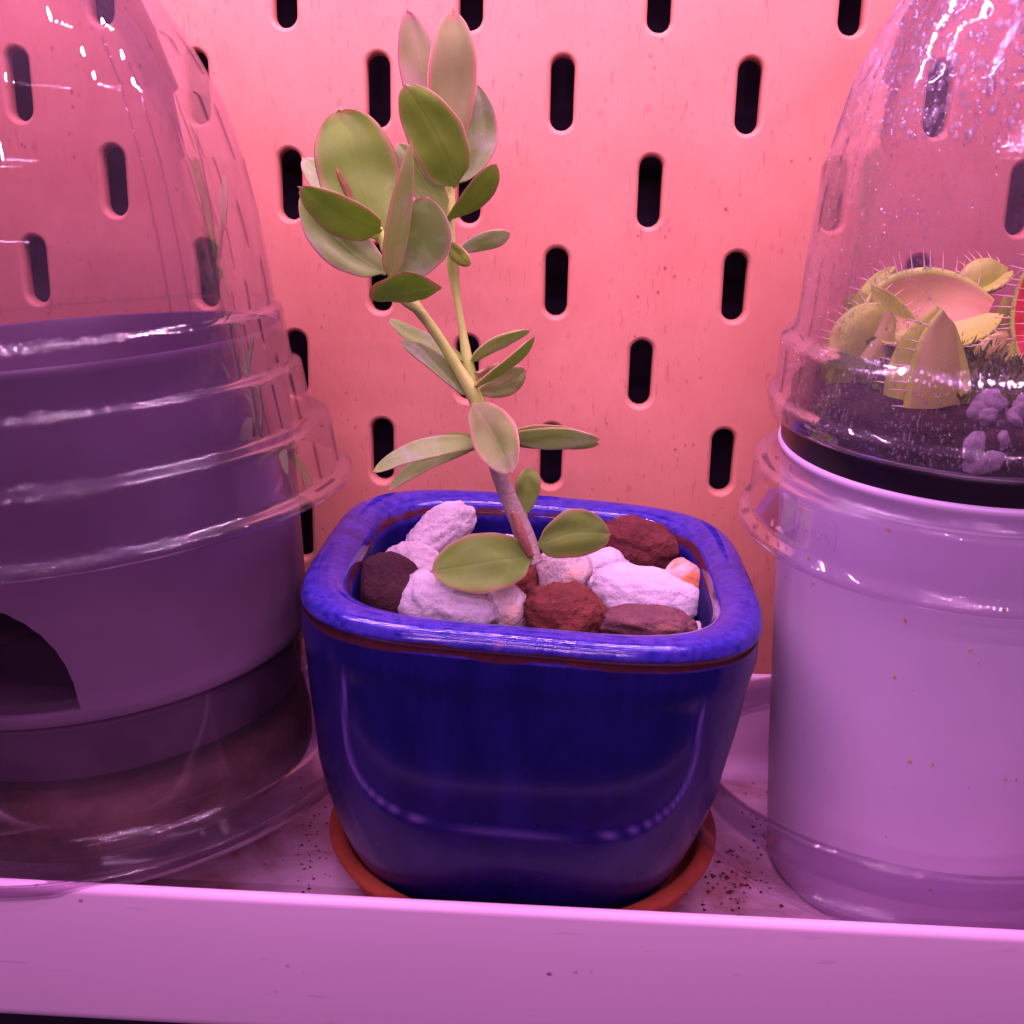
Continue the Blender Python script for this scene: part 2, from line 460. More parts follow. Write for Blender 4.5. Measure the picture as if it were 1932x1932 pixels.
def mat_water():
    mt, nt = newmat('water_drop'); T = NT(nt)
    gl = T.n('ShaderNodeBsdfGlossy'); gl.inputs['Roughness'].default_value = .10
    rf = T.n('ShaderNodeBsdfRefraction'); rf.inputs['IOR'].default_value = 1.33; rf.inputs['Roughness'].default_value = .0
    fr = T.n('ShaderNodeFresnel'); fr.inputs['IOR'].default_value = 1.45
    ns = T.noise(900, 2)
    mx = T.n('ShaderNodeMixShader')
    T.l(T.math('MINIMUM', T.math('ADD', T.math('MULTIPLY', fr.outputs[0], .6), T.math('MULTIPLY', ns, .16)), .34), mx.inputs[0])
    tt = T.n('ShaderNodeBsdfTransparent'); tt.inputs[0].default_value = (.96, .94, .96, 1)
    m0 = T.n('ShaderNodeMixShader'); m0.inputs[0].default_value = 1.0; T.l(rf.outputs[0], m0.inputs[1]); T.l(tt.outputs[0], m0.inputs[2])
    df = T.n('ShaderNodeBsdfDiffuse'); df.inputs[0].default_value = (.8, .7, .84, 1)
    m3 = T.n('ShaderNodeMixShader'); m3.inputs[0].default_value = .05; T.l(m0.outputs[0], m3.inputs[1]); T.l(df.outputs[0], m3.inputs[2])
    T.l(m3.outputs[0], mx.inputs[1]); T.l(gl.outputs[0], mx.inputs[2])
    T.out(mx.outputs[0])
    return mt
M['water'] = mat_water()

# ------------------------------------------------------------------ setting: wall behind, pegboard, tray
def box(x0, x1, y0, y1, z0, z1):
    V = [(x, y, z) for x in (x0, x1) for y in (y0, y1) for z in (z0, z1)]
    F = [(0, 1, 3, 2), (4, 6, 7, 5), (0, 4, 5, 1), (2, 3, 7, 6), (0, 2, 6, 4), (1, 5, 7, 3)]
    return V, F

V, F = box(-.60, .65, .030, .036, -.5, .12)
tag(recalc(mesh_obj('wall', V, F, M['wall'], smooth=False)), kind='structure')

def stadium(r, hs, n=10):                # outline, counter-clockwise seen from the front
    P = []
    for k in range(n + 1):
        a = math.pi * k / n; P.append((r * math.cos(a), hs + r * math.sin(a)))
    for k in range(n + 1):
        a = math.pi + math.pi * k / n; P.append((r * math.cos(a), -hs + r * math.sin(a)))
    return P

def make_board():
    V = []; F = []
    hx, hz = .020, .010; hs = .0050
    prof = [(.0036, 0.0), (.0031, .00016), (.00275, .0006), (.0026, .0012), (.0025, .0035), (.0029, .0042), (.0034, .0045)]
    n = 10
    for j in range(-11, 3):
        for i in range(-11, 12):
            if (i + j) % 2: continue
            cx, cz = i * .02, j * .02
            jit = [1 + .05 * noise.noise(Vector((cx * 90 + a, cz * 90, 0))) for a in range(3)]
            rings = []
            base = stadium(1, 0, n)
            # outer rectangle, matched by angle
            ring = []
            for (x, z) in stadium(.0036, hs, n):
                a = math.atan2(z * 1.15, x)
                c, s = math.cos(a), math.sin(a)
                k = min(hx / abs(c) if abs(c) > 1e-9 else 1e9, hz / abs(s) if abs(s) > 1e-9 else 1e9)
                ring.append([k * c, k * s])
            for cxn, czn in ((hx, hz), (-hx, hz), (-hx, -hz), (hx, -hz)):
                b = min(range(len(ring)), key=lambda q: (ring[q][0] - cxn) ** 2 + (ring[q][1] - czn) ** 2)
                ring[b] = [cxn, czn]
            ids = []
            row = []
            for (x, z) in ring:
                row.append(len(V)); V.append((cx + x, 0, cz + z))
            ids.append(row)
            for (r, y) in prof:
                row = []
                for q, (x, z) in enumerate(stadium(r, hs, n)):
                    w_ = .00009 * noise.noise(Vector((cx * 300 + x * 1500, cz * 300 + z * 1500, y * 900)))
                    l = math.hypot(x, z)
                    row.append(len(V)); V.append((cx + x + w_ * x / l * 1.5, y, cz + z + w_ * z / l))
                ids.append(row)
            row = []
            for (x, z) in ring:
                row.append(len(V)); V.append((cx + x, .0045, cz + z))
            ids.append(row)
            for A, B in zip(ids[:-1], ids[1:]):
                L = len(A)
                for k in range(L):
                    k2 = (k + 1) % L
                    F.append((A[k], A[k2], B[k2], B[k]))
    o = mesh_obj('pegboard', V, F, M['board'], smooth=True)
    bm = bmesh.new(); bm.from_mesh(o.data)
    bmesh.ops.remove_doubles(bm, verts=bm.verts, dist=1e-6)
    bmesh.ops.recalc_face_normals(bm, faces=bm.faces)
    for f in bm.faces:
        if abs(f.normal.y) > .999: f.smooth = False
        if f.normal.y > .5 and f.calc_center_median().y < .001: f.normal_flip()
    bm.to_mesh(o.data); bm.free()
    tag(o, 'salmon coloured pegboard with staggered upright slots behind the pots', 'pegboard')
make_board()

def make_tray():
    xf, xb = -.1000, -.0012               # outer front / back faces (Y)
    zl, zf = -.1320, -.1575
    t = .0012
    # profile (y,z), outer side from front bottom up and over, then inner side
    def arc(cy, cz, r, a0, a1, n=6):
        return [(cy + r * math.cos(math.radians(a0 + (a1 - a0) * k / n)), cz + r * math.sin(math.radians(a0 + (a1 - a0) * k / n))) for k in range(n + 1)]
    P = []
    P += arc(xf + .0025, zf - .0010 + .0025, .0025, 270, 180)      # outer bottom front corner
    P += arc(xf + .0013, zl - .0013, .0013, 180, 0, 10)            # rolled front lip
    P += arc(xf + .0026 + .0030, zf + .0030, .0030, 180, 270)      # inner corner
    P += arc(xb - .0026 - .0050, zf + .0050, .0050, 270, 360)      # inner back fillet
    P += arc(xb - .0013, zl - .0013, .0013, 180, 0, 10)
    P += [(xb, zf - .0010)]
    xs = [-.5 + .025 * k for k in range(41)]
    V = []; F = []; n = len(P)
    for x in xs:
        for (y, z) in P: V.append((x, y + .00012 * noise.noise(Vector((x * 8, z * 40, 1))), z + .00015 * noise.noise(Vector((x * 9, y * 30, 5)))))
    for i in range(len(xs) - 1):
        for k in range(n):
            k2 = (k + 1) % n
            F.append((i * n + k, (i + 1) * n + k, (i + 1) * n + k2, i * n + k2))
    F.append(tuple(range(n))); F.append(tuple(((len(xs) - 1) * n + k) for k in range(n))[::-1])
    root = empty('shelf_tray', (.04, -.05, zf))
    o = recalc(mesh_obj('tray_body', [(a - .04, b + .05, c - zf) for a, b, c in V], F, M['tray'], root))
    # stained floor sheet
    xs2 = np.linspace(-.5, .5, 101); ys = np.linspace(xf + .0058, xb - .008, 9)
    V = [(x - .04, y + .05, .0003) for x in xs2 for y in ys]
    F = [(i * 9 + k, (i + 1) * 9 + k, (i + 1) * 9 + k + 1, i * 9 + k + 1) for i in range(100) for k in range(8)]
    mesh_obj('tray_floor', V, F, M['floor'], root)
    tag(root, 'long pale metal shelf tray with raised lip holding all the pots', 'shelf tray')
make_tray()
ZF = -.1575 + .0003

# ------------------------------------------------------------------ terracotta saucer
PX, PY = .0353, -.0472
PAX = (.0447, -.0272, 1.0)
def make_saucer():
    pr = catmull([(0, .0012), (.020, .0010), (.0320, 0), (.0335, .0004), (.0368, .0062), (.0390, .0100), (.0398, .0112), (.0392, .0122), (.0374, .0124),
                  (.0362, .0112), (.0345, .0070), (.0325, .0038), (.0300, .0030), (.020, .0030), (0, .0030)], 5)
    V, F = revolve([(max(0, p[0]) if 0 < i < len(pr) - 1 else 0, p[1]) for i, p in enumerate(pr)], 128)
    o = recalc(mesh_obj('saucer', V, F, M['terracotta']))
    o.location = (.0370, -.0480, ZF); o.scale = (1.0, 1.0, 1)
    tag(o, 'round terracotta saucer under the blue glazed pot', 'saucer')
make_saucer()

# ------------------------------------------------------------------ blue pot
ZT = -.0878
ZB = ZF + .0045
def make_pot():
    root = empty('glazed_pot', (PX, PY, ZB), PAX)
    # (half width, z world, exponent)
    prof = [(.0318, -.1290, 3.6), (.0324, -.1150, 3.7), (.0327, -.1010, 3.8), (.0329, -.0955, 3.8), (.0332, -.0922, 3.8), (.0338, -.0906, 3.8), (.0347, -.0893, 3.8), (.0364, -.0884, 3.8), (.0382, -.0881, 3.8),
            (.0398, -.0883, 3.8), (.0409, -.0889, 3.8), (.0414, -.0898, 3.8), (.0416, -.0907, 3.8), (.0412, -.0917, 3.8), (.0413, -.0935, 3.8), (.0414, -.0970, 3.8), (.0411, -.1010, 3.8),
            (.0404, -.1100, 3.75), (.0391, -.1190, 3.7), (.0374, -.1275, 3.6), (.0354, -.1355, 3.4), (.0334, -.1420, 3.2), (.0311, -.1472, 3.0), (.0292, -.1502, 2.9), (.0278, -.1516, 2.8),
            (.0266, -.1520, 2.8), (.0258, ZB + .0003, 2.8), (.0250, ZB, 2.8)]
    C_ = catmull([np.array(p) for p in prof], 7)
    N = 512
    V = []; rim = []; brown = []; edge = []; inside = []
    Z0 = -.1262
    for i_c, (a, z, n) in enumerate(C_):
        zb_in = math.exp(-((z + .0930) / .0012) ** 2) if a < .0335 else 0
        zb_out = math.exp(-((z + .0947) / .0013) ** 2) if a > .0395 else 0
        low = 1 if z < -.1520 else 0
        for k in range(N):
            th = 2 * math.pi * k / N
            c, s = math.cos(th), math.sin(th)
            r = a / (abs(c) ** n + abs(s) ** n) ** (1 / n)
            x, y = r * c, r * s
            e = 0.0
            outer = i_c > len(C_) // 2
            if outer and z < -.0955:
                # four flat sunk panels, U shaped
                if abs(y) > abs(x): u, w_, sg, ax = x, y, (1 if y > 0 else -1), 1
                else: u, w_, sg, ax = y, x, (1 if x > 0 else -1), 0
                zz = max(0.0, (-.104 - z)) / (-.104 - Z0)
                d = (abs(u / .0295) ** 3.4 + zz ** 3.4) ** (1 / 3.4)
                dd = (1 - d) * .026
                k_in = min(1, max(0, (dd + .0002) / .0008))
                k_in = k_in * k_in * (3 - 2 * k_in)
                fade = min(1, max(0, (-.0965 - z) / .004))
                dep = .00055 * k_in * fade
                if ax == 1: y -= sg * dep
                else: x -= sg * dep
                e = math.exp(-((dd - .0001) / .00030) ** 2) * fade * (1 if z > -.135 else .7)
            # handmade unevenness
            q = noise.noise(Vector((x * 28, y * 28, z * 28))) * .00035
            l = math.hypot(x, y)
            x += q * x / l; y += q * y / l
            V.append((x, y, z - ZB + .00025 * noise.noise(Vector((x * 35, y * 35, 9)))))
            wv = .0006 * noise.noise(Vector((x * 90, y * 90, 3)))
            b = math.exp(-((z + .0912 + wv) / .0011) ** 2) if a < .0345 and z > -.1 else 0
            b2 = math.exp(-((z + .0918 + 1.5 * wv) / .0010) ** 2) * 1.25 if a > .0395 else 0
            brown.append(max(b * .8, b2, low * .9))
            t_ = min(1, max(0, (z + .0925) / .0022))
            rim.append(t_ if i_c > len(C_) // 2 else 1 if a > .0350 else min(1, max(0, (z + .0935) / .0015)))
            edge.append(e); inside.append(1.0 if (i_c < len(C_) // 2 and z < -.0915) else 0.0)
    F = []
    n_ = len(C_)
    for i in range(n_ - 1):
        for k in range(N):
            k2 = (k + 1) % N
            F.append((i * N + k, i * N + k2, (i + 1) * N + k2, (i + 1) * N + k))
    F.append(tuple(range(N))); F.append(tuple((n_ - 1) * N + k for k in range(N)))
    recalc(mesh_obj('pot_body', V, F, M['glaze'], root, attrs={'rim': rim, 'brown': brown, 'edge': edge, 'inside': inside}))
    # sticker near the foot, front right corner, with tiny printed line
    V = []; F = []
    for i in range(13):
        th = math.radians(-66 + 26 * i / 12); c, s = math.cos(th), math.sin(th)
        r = .0296 / (abs(c) ** 2.9 + abs(s) ** 2.9) ** (1 / 2.9)
        r2 = .0262 / (abs(c) ** 2.8 + abs(s) ** 2.8) ** (1 / 2.8)
        V += [(r * c, r * s, -.1512 - ZB), (r2 * c, r2 * s, -.1540 - ZB)]
        if i: F.append((2 * i - 2, 2 * i, 2 * i + 1, 2 * i - 1))
    st = mesh_obj('sticker', V, F, M['sticker'], root)
    so = st.modifiers.new('t', 'SOLIDIFY'); so.thickness = .0002
    cu = bpy.data.curves.new('printed_line', 'FONT'); cu.body = 'outstanding Am'; cu.size = .0022; cu.extrude = .00004
    to = bpy.data.objects.new('printed_line', cu); COL.objects.link(to)
    bpy.context.view_layer.update()
    dg = bpy.context.evaluated_depsgraph_get()
    me = bpy.data.meshes.new_from_object(to.evaluated_get(dg))
    bpy.data.objects.remove(to)
    for v in me.vertices:
        t = v.co.x / .0155
        th = math.radians(-66 + 26 * t); c, s = math.cos(th), math.sin(th)
        k = (v.co.y + .0004) / .0030
        zz = -.1540 + .0028 * max(0, k)
        a_ = .0266 + (.0300 - .0266) * k
        r = (a_ + v.co.z + .0001) / (abs(c) ** 2.85 + abs(s) ** 2.85) ** (1 / 2.85)
        v.co = Vector((r * c, r * s, zz - ZB))
    me.materials.clear(); me.materials.append(M['print'])
    po = bpy.data.objects.new('printed_line', me); COL.objects.link(po); po.parent = st
    # fill under the stones
    V = []; F = []
    G = 36
    for i in range(G + 1):
        for j in range(G + 1):
            u, v = -1 + 2 * i / G, -1 + 2 * j / G
            x, y = u * math.sqrt(1 - v * v / 2.6) * .0323, v * math.sqrt(1 - u * u / 2.6) * .0323
            V.append((x, y, -.1045 - ZB + .0016 * noise.noise(Vector((x * 300, y * 300, 0)))))
    for i in range(G):
        for j in range(G):
            F.append((i * (G + 1) + j, (i + 1) * (G + 1) + j, (i + 1) * (G + 1) + j + 1, i * (G + 1) + j + 1))
    tag(mesh_obj('soil', V, F, M['soil'], root), kind='stuff')
    tag(root, 'square cobalt blue glazed pot with brown rim edge holding stones and a plant', 'flower pot')
make_pot()

# ------------------------------------------------------------------ stones
def make_stone(name, px, py, w_, h_, rot, dep, mat, label, Z=-.0965, seed=0, ang=.5, rough=.05, Y=None, group='stones in the blue pot'):
    C = at(px, py, Y) if Y is not None else atz(px, py, Z)
    for _ in range(4):
        if Y is None: C = atz(px, py, Z - .0447 * (C[0] - .0382) + .0272 * (C[1] + .049))
    s = px2m(C)
    bm = bmesh.new(); bmesh.ops.create_icosphere(bm, subdivisions=5, radius=1)
    r_ = random.Random(seed * 13 + 5)
    pl = []
    for k in range(9):
        v = Vector((r_.gauss(0, 1), r_.gauss(0, 1), r_.gauss(0, 1))).normalized(); pl.append((v, r_.uniform(.80, 1.05)))
    off = Vector((seed * 7.1, seed * 3.3, seed * 1.7))
    right, fwd, up = Vector(CR[:, 0]), Vector(CR[:, 1]), Vector(CR[:, 2])
    ca, sa = math.cos(math.radians(rot)), math.sin(math.radians(rot))
    ax = right * ca - up * sa; az = right * sa + up * ca
    for v in bm.verts:
        d = v.co.normalized()
        q = 0.0
        for (nn, dist) in pl:
            t = max(0, d.dot(nn)) / dist
            q += t ** 9
        rp = min(1.22, 1 / max(q ** (1 / 9), .72))
        r = (1 - ang) * 1 + ang * rp
        r *= 1 + .13 * noise.noise(d * 1.1 + off) + rough * noise.noise(d * 3.2 + off) + rough * .55 * noise.noise(d * 8 + off) + rough * .3 * noise.noise(d * 19 + off)
        v.co = d * r
    xs = [abs(v.co.x) for v in bm.verts]; zs = [abs(v.co.z) for v in bm.verts]
    kx, kz = w_ / 2 * s / np.percentile(xs, 99.5), h_ / 2 * s / np.percentile(zs, 99.5)
    ky = dep / 2 * s
    for v in bm.verts:
        v.co = ax * (v.co.x * kx) + fwd * (v.co.y * ky) + az * (v.co.z * kz)
    me = bpy.data.meshes.new(name); bm.to_mesh(me); bm.free()
    me.polygons.foreach_set('use_smooth', [True] * len(me.polygons))
    me.materials.append(M[mat])
    o = bpy.data.objects.new(name, me); o.location = C; COL.objects.link(o)
    if label: tag(o, label, 'stone', group)
    return o

ST = [
 (826, 1006, 150, 80, -38, 70, 's_grey', 'long pale speckled stone leaning at the back left inside the blue pot', -.0935, .5),
 (782, 1062, 112, 74, 12, 80, 's_grey', 'small speckled stone between the charcoal stone and the long pale one', -.0985, .5),
 (733, 1108, 120, 126, 0, 96, 's_black', 'charcoal black rounded stone at the left inside the blue pot', -.0965, .1),
 (848, 1143, 196, 122, 14, 120, 's_white', 'largest white stone at the front left inside the blue pot', -.0985, .6),
 (954, 1152, 88, 104, -8, 90, 's_tan', 'cream stone wedged between the large white stone and the red stone', -.1000, .55),
 (992, 1110, 78, 96, 15, 90, 's_red', 'small red stone half hidden below the big round leaf', -.1010, .4),
 (1067, 1080, 102, 100, 14, 90, 's_tan', 'blocky cream stone just right of the stem base', -.0965, .8),
 (1141, 1078, 94, 82, 0, 80, 's_white', 'small white stone between the blocky cream stone and the dark red one', -.0985, .55),
 (1211, 1030, 158, 96, 22, 90, 's_dred', 'big dark red pitted stone at the back right inside the blue pot', -.0940, .4),
 (1290, 1102, 78, 90, -24, 70, 's_orange', 'pale stone stained orange against the right wall of the blue pot', -.0955, .5),
 (1219, 1126, 206, 108, 12, 110, 's_white', 'large white lumpy stone at the right inside the blue pot', -.0980, .55),
 (1067, 1162, 152, 122, 6, 120, 's_red', 'rust red egg shaped stone at the front middle inside the blue pot', -.0985, .35),
 (1229, 1184, 182, 84, 6, 110, 's_mauve', 'mauve brown flat stone at the front right inside the blue pot', -.0985, .5),
 (1322, 1196, 46, 44, 30, 60, 's_grey', 'tiny grey stone in the front right corner of the blue pot', -.1010, .6),
 (714, 1168, 74, 44, 15, 70, 's_dred', 'dull brown stone below the charcoal stone at the front left corner', -.1020, .4),
 (958, 1022, 60, 44, 10, 60, 's_tan', 'small cream stone behind the stem base', -.0985, .5),
 (1035, 1036, 60, 60, 10, 60, 's_dred', 'brown stone tucked behind the stem base', -.1000, .4),
 (1000, 1080, 66, 60, 10, 60, 's_dred', 'dark stone under the stem base between round leaf and cream stone', -.1040, .4),
 (900, 1090, 120, 80, 10, 90, 's_grey', 'flat speckled stone hidden beneath the big round leaf', -.1030, .4),
]
for k, (px, py, ww, hh, ro, dp, mt_, lb, Z, an) in enumerate(ST):
    make_stone('stone', px, py, ww * 1.08, hh * 1.10, ro, dp, mt_, lb, Z, seed=k + 1, ang=an * .62, rough=.07 if mt_ in ('s_white', 's_grey') else .10 if mt_ in ('s_mauve', 's_red', 's_dred') else .05)

# ------------------------------------------------------------------ the plant
plant = empty('succulent_plant', (.0408, -.0500, -.0985))
tag(plant, 'young green leafed succulent with two leaning stems growing in the blue pot', 'plant')
bpy.context.view_layer.update()
PO = np.array(plant.location)

def tube(name, pts, radii, mat, parent, seg=14, nodes=()):
    P = catmull([np.array(list(p) + [r]) for p, r in zip(pts, radii)], 8)
    V = []; F = []
    n = len(P); pts3 = [Vector(p[:3]) for p in P]
    prev = None
    for i, p in enumerate(pts3):
        t = (pts3[min(i + 1, n - 1)] - pts3[max(i - 1, 0)]).normalized()
        if prev is None: u = t.orthogonal().normalized()
        else: u = (prev - t * prev.dot(t)).normalized()
        prev = u; v = t.cross(u)
        for k in range(seg):
            a = 2 * math.pi * k / seg
            r = P[i][3] * (1 + .05 * noise.noise(Vector((p.x * 900, p.z * 900, k))))
            V.append(tuple(p + (u * math.cos(a) + v * math.sin(a)) * r - Vector(PO)))
    for i in range(n - 1):
        for k in range(seg):
            k2 = (k + 1) % seg
            F.append((i * seg + k, i * seg + k2, (i + 1) * seg + k2, (i + 1) * seg + k))
    F.append(tuple(range(seg))[::-1]); F.append(tuple((n - 1) * seg + k for k in range(seg)))
    return recalc(mesh_obj(name, V, F, mat, parent))

def leaf(bx, by, Yb, tx, ty, Yt, wpx, phi, mat, kmax=.5, curve=.0, cup=.12, label=None, cv=0.0, blunt=.50, petiole=.10, seed=0, th=.00042):
    B = at(bx, by, Yb); Tp = at(tx, ty, Yt)
    B, Tp = Vector(B), Vector(Tp); mid = (B + Tp) / 2
    v = (mid - Vector(CP)).normalized(); sp = (Tp - B); L = sp.length; sp.normalize()
    perp = sp.cross(v).normalized(); n0 = perp.cross(sp).normalized()
    if n0.dot(v) > 0: n0 = -n0
    ph = math.radians(phi)
    side = perp * math.cos(ph) + n0 * math.sin(ph)
    nn = side.cross(sp).normalized()
    if nn.dot(v) > 0: nn = -nn
    W = wpx * px2m(mid) / 2 / max(.2, math.cos(ph))
    NT_, NS = 30, 14
    kk = math.log(.5) / math.log(kmax)
    V = []; uv = []; F = []
    for surf in (1, -1):
        for i in range(NT_ + 1):
            t = i / NT_
            t2 = .5 - .5 * math.cos(math.pi * t)
            hw = W * max(0, math.sin(math.pi * min(1, t2 ** kk))) ** blunt
            if petiole: hw = max(hw * min(1, (t2 / petiole) ** .6 if t2 < petiole else 1), .00055 * (1 - t2) if t2 < .9 else 0)
            for j in range(NS + 1):
                s = -1 + 2 * j / NS; s = math.sin(s * math.pi / 2)
                p = B + sp * (L * t2) + nn * (curve * L * 4 * t2 * (1 - t2)) + side * (cv * L * 4 * t2 * (1 - t2))
                p = p + side * (hw * s) + nn * (cup * hw * (s * s)) + nn * (-.025 * hw * math.exp(-(s / .12) ** 2) * (1 - t2))
                p = p + nn * (hw * .17 * noise.noise(Vector((t2 * 3.4 + seed, s * 1.6, seed * 2.2))))
                p = p + side * (hw * .05 * s * noise.noise(Vector((t2 * 6 + seed, 3.1 if s > 0 else 9.7, seed))))
                tk = th * math.sqrt(max(0, 1 - s ** 4)) * min(1, 6 * (1 - t2) + .05)
                p = p + nn * (surf * tk)
                if t2 > .93: p = p + sp * (L * .035 * ((t2 - .93) / .07) ** 2 * max(0, 1 - abs(s) * 1.6))
                V.append(tuple(p - Vector(PO))); uv.append(((s + 1) / 2, t2))
    nv = (NT_ + 1) * (NS + 1)
    for sfc in range(2):
        for i in range(NT_):
            for j in range(NS):
                a = sfc * nv + i * (NS + 1) + j
                f = (a, a + 1, a + NS + 2, a + NS + 1)
                F.append(f if sfc == 0 else f[::-1])
    for i in range(NT_):
        for j in (0, NS):
            a = i * (NS + 1) + j; b = a + NS + 1
            F.append((a, b, b + nv, a + nv))
    o = recalc(mesh_obj('leaf', V, F, M[mat], plant, uv=uv))
    if label: o['label'] = label
    return o

YS = -.050
# stems
tube('main_stem', [at(1004, 1062, -.050), at(990, 1010, -.050), at(962, 945, -.051), at(940, 890, -.052), at(922, 825, -.052), at(908, 775, -.052)],
     [.0021, .0019, .00165, .0015, .00135, .0012], M['bark'], plant)
tube('side_stem', [at(1008, 1066, -.049), at(986, 1020, -.048), at(966, 965, -.0485), at(946, 900, -.050)], [.0017, .0014, .0010, .0005], M['bark'], plant)
tube('left_branch', [at(912, 790, -.052), at(895, 748, -.0525), at(862, 692, -.053), at(826, 634, -.054), at(790, 585, -.055), at(766, 560, -.0555), at(750, 520, -.056), at(728, 470, -.056), at(715, 430, -.056)],
     [.0013, .0014, .00108, .00095, .00102, .0014, .0010, .0009, .0006], M['stem'], plant)
tube('right_branch', [at(912, 780, -.050), at(900, 740, -.047), at(884, 690, -.046), at(872, 620, -.045), at(862, 560, -.045), at(854, 500, -.045), at(850, 440, -.045), at(848, 370, -.045), at(846, 300, -.045)],
     [.0010, .0010, .0011, .00074, .00072, .0011, .0008, .0010, .0005], M['stem'], plant)
o = tube('dry_sheath', [at(1000, 1048, -.0525), at(984, 1010, -.0535), at(972, 975, -.0535), at(966, 966, -.054)], [.0008, .0010, .0007, .0003], M['sheath'], plant)

# right branch crown (behind)
leaf(838, 330, -.044, 770, 22, -.040, 80, 18, 'leaf_mauve', .52, -.03, .15, 'mauve edged upright leaf, back of the right crown', seed=1)
leaf(848, 320, -.047, 855, 23, -.048, 92, 8, 'leaf_pink', .60, .03, .10, 'tall pink flushed leaf of the right crown', seed=2)
leaf(850, 352, -.044, 896, 158, -.040, 72, 25, 'leaf_waxy', .56, -.04, .35, seed=3, cv=-.16)
leaf(860, 352, -.048, 763, 162, -.056, 108, 8, 'leaf_dark', .46, .02, .12, 'broad olive green leaf in the middle of the right crown', seed=4, cv=-.04, blunt=.46)
leaf(842, 404, -.047, 750, 272, -.052, 62, 20, 'leaf_pale', .5, 0, .1, seed=5)
leaf(842, 414, -.046, 935, 310, -.052, 48, 32, 'leaf_dark', .62, .05, .15, seed=6, cv=-.05, blunt=.52)
leaf(862, 474, -.045, 962, 440, -.046, 35, 35, 'leaf_pale', .60, 0, .15, seed=7, cv=.02, blunt=.52)
leaf(845, 464, -.046, 889, 496, -.058, 32, 30, 'leaf_dark', .5, 0, .1, seed=8)
# left branch crown (front)
leaf(722, 450, -.052, 572, 300, -.046, 60, 20, 'leaf_waxy', .62, 0, .15, seed=9)
leaf(716, 456, -.055, 642, 208, -.054, 154, 6, 'leaf', .56, -.03, .18, 'broad bright green leaf, largest of the left crown', seed=10, blunt=.46)
leaf(664, 380, -.058, 634, 316, -.058, 15, 10, 'leaf_bud', .35, 0, .1, 'small red brown bud leaf', seed=11)
leaf(728, 516, -.057, 568, 368, -.062, 92, 16, 'leaf_waxy', .52, -.05, .25, 'waxy pale leaf at the lower left of the left crown', seed=12, cv=.07, blunt=.5)
leaf(718, 436, -.060, 566, 354, -.069, 74, -24, 'leaf_dark', .45, .05, .2, 'dark green leaf at the far left of the left crown', seed=13, cv=.02, blunt=.50)
leaf(758, 532, -.058, 806, 373, -.060, 104, 10, 'leaf_waxy', .56, -.04, .2, 'round green leaf at the right of the left crown', seed=14, cv=-.10, blunt=.46)
leaf(737, 528, -.062, 776, 268, -.068, 46, 35, 'leaf_rosy', .34, .02, .12, 'narrow rosy leaf seen edge on in the left crown', seed=15, cv=.03, blunt=.62)
leaf(764, 566, -.060, 762, 512, -.078, 136, 4, 'leaf_dark', .5, .06, -.04, 'oval dark green leaf pointing out below the left crown', seed=16, blunt=.60, petiole=.02)
# nodes lower down
leaf(876, 680, -.046, 735, 603, -.044, 34, 35, 'leaf_pale', .45, 0, .2, seed=17, cv=.06)
leaf(884, 748, -.052, 756, 645, -.056, 36, 35, 'leaf_pale', .45, 0, .2, seed=18, cv=-.07)
leaf(888, 682, -.046, 999, 623, -.048, 25, 45, 'leaf_pale', .5, 0, .2, seed=19, cv=.10)
leaf(897, 728, -.053, 1007, 636, -.060, 20, 55, 'leaf', .5, 0, .2, seed=20, cv=-.05)
leaf(896, 740, -.050, 992, 700, -.046, 52, 25, 'leaf_rosy', .62, 0, .1, 'small pinkish leaf right of the fork', seed=21, cv=-.05)
leaf(898, 706, -.049, 965, 690, -.040, 22, 40, 'leaf_rosy', .5, 0, .1, seed=22)
leaf(893, 762, -.055, 966, 892, -.066, 88, 12, 'leaf_rosy', .55, .06, .12, 'large pink flushed leaf hanging in front of the stem', seed=23, cv=.05, blunt=.50)
leaf(906, 838, -.054, 706, 890, -.062, 40, 35, 'leaf_pale', .48, .03, .2, 'long narrow green leaf reaching left', seed=24, cv=-.07)
leaf(896, 845, -.050, 734, 924, -.050, 32, 40, 'leaf_pale', .5, 0, .2, seed=25, cv=-.10)
leaf(905, 825, -.050, 836, 822, -.045, 20, 50, 'leaf', .5, 0, .2, seed=26, cv=.10)
leaf(962, 826, -.052, 1130, 828, -.056, 42, 30, 'leaf_pale', .5, .02, .15, 'long pale leaf reaching right', seed=27, cv=.02)
leaf(950, 826, -.049, 1128, 838, -.046, 46, 35, 'leaf', .45, .02, .15, seed=28, cv=.08)
leaf(990, 975, -.046, 999, 882, -.044, 48, 15, 'leaf', .62, 0, .1, 'small spoon shaped leaf behind the stem', seed=29)
# two round leaves at the base
leaf(1012, 1030, -.049, 1150, 1008, -.044, 92, 14, 'leaf', .52, .04, .12, 'round green leaf lying on the stones right of the stem', seed=30, blunt=.50, cv=.10)
leaf(1004, 1050, -.052, 816, 1078, -.060, 114, 10, 'leaf', .50, .03, .10, 'large round green leaf lying on the stones left of the stem', seed=31, blunt=.48, cv=.0)

# ------------------------------------------------------------------ left stack: clear bowl, purple pot, clear domed lid
LO = (-.045, -.0505, -.132); LA = (math.tan(math.radians(-4.5)), math.tan(math.radians(-1.5)), 1)

def wob_fn(amp, sc, seed):
    def f(r, z, a):
        q = noise.noise(Vector((math.cos(a) * sc, math.sin(a) * sc, z * 22 + seed)))
        q2 = noise.noise(Vector((math.cos(a) * sc * 2.5, math.sin(a) * sc * 2.5, z * 60 + seed)))
        k = .25 + .75 * min(1, max(0, (z - .088) / .02)) if z > .03 else .4
        return r + amp * k * (q + .35 * q2 * k), z + amp * .3 * q * k
    return f

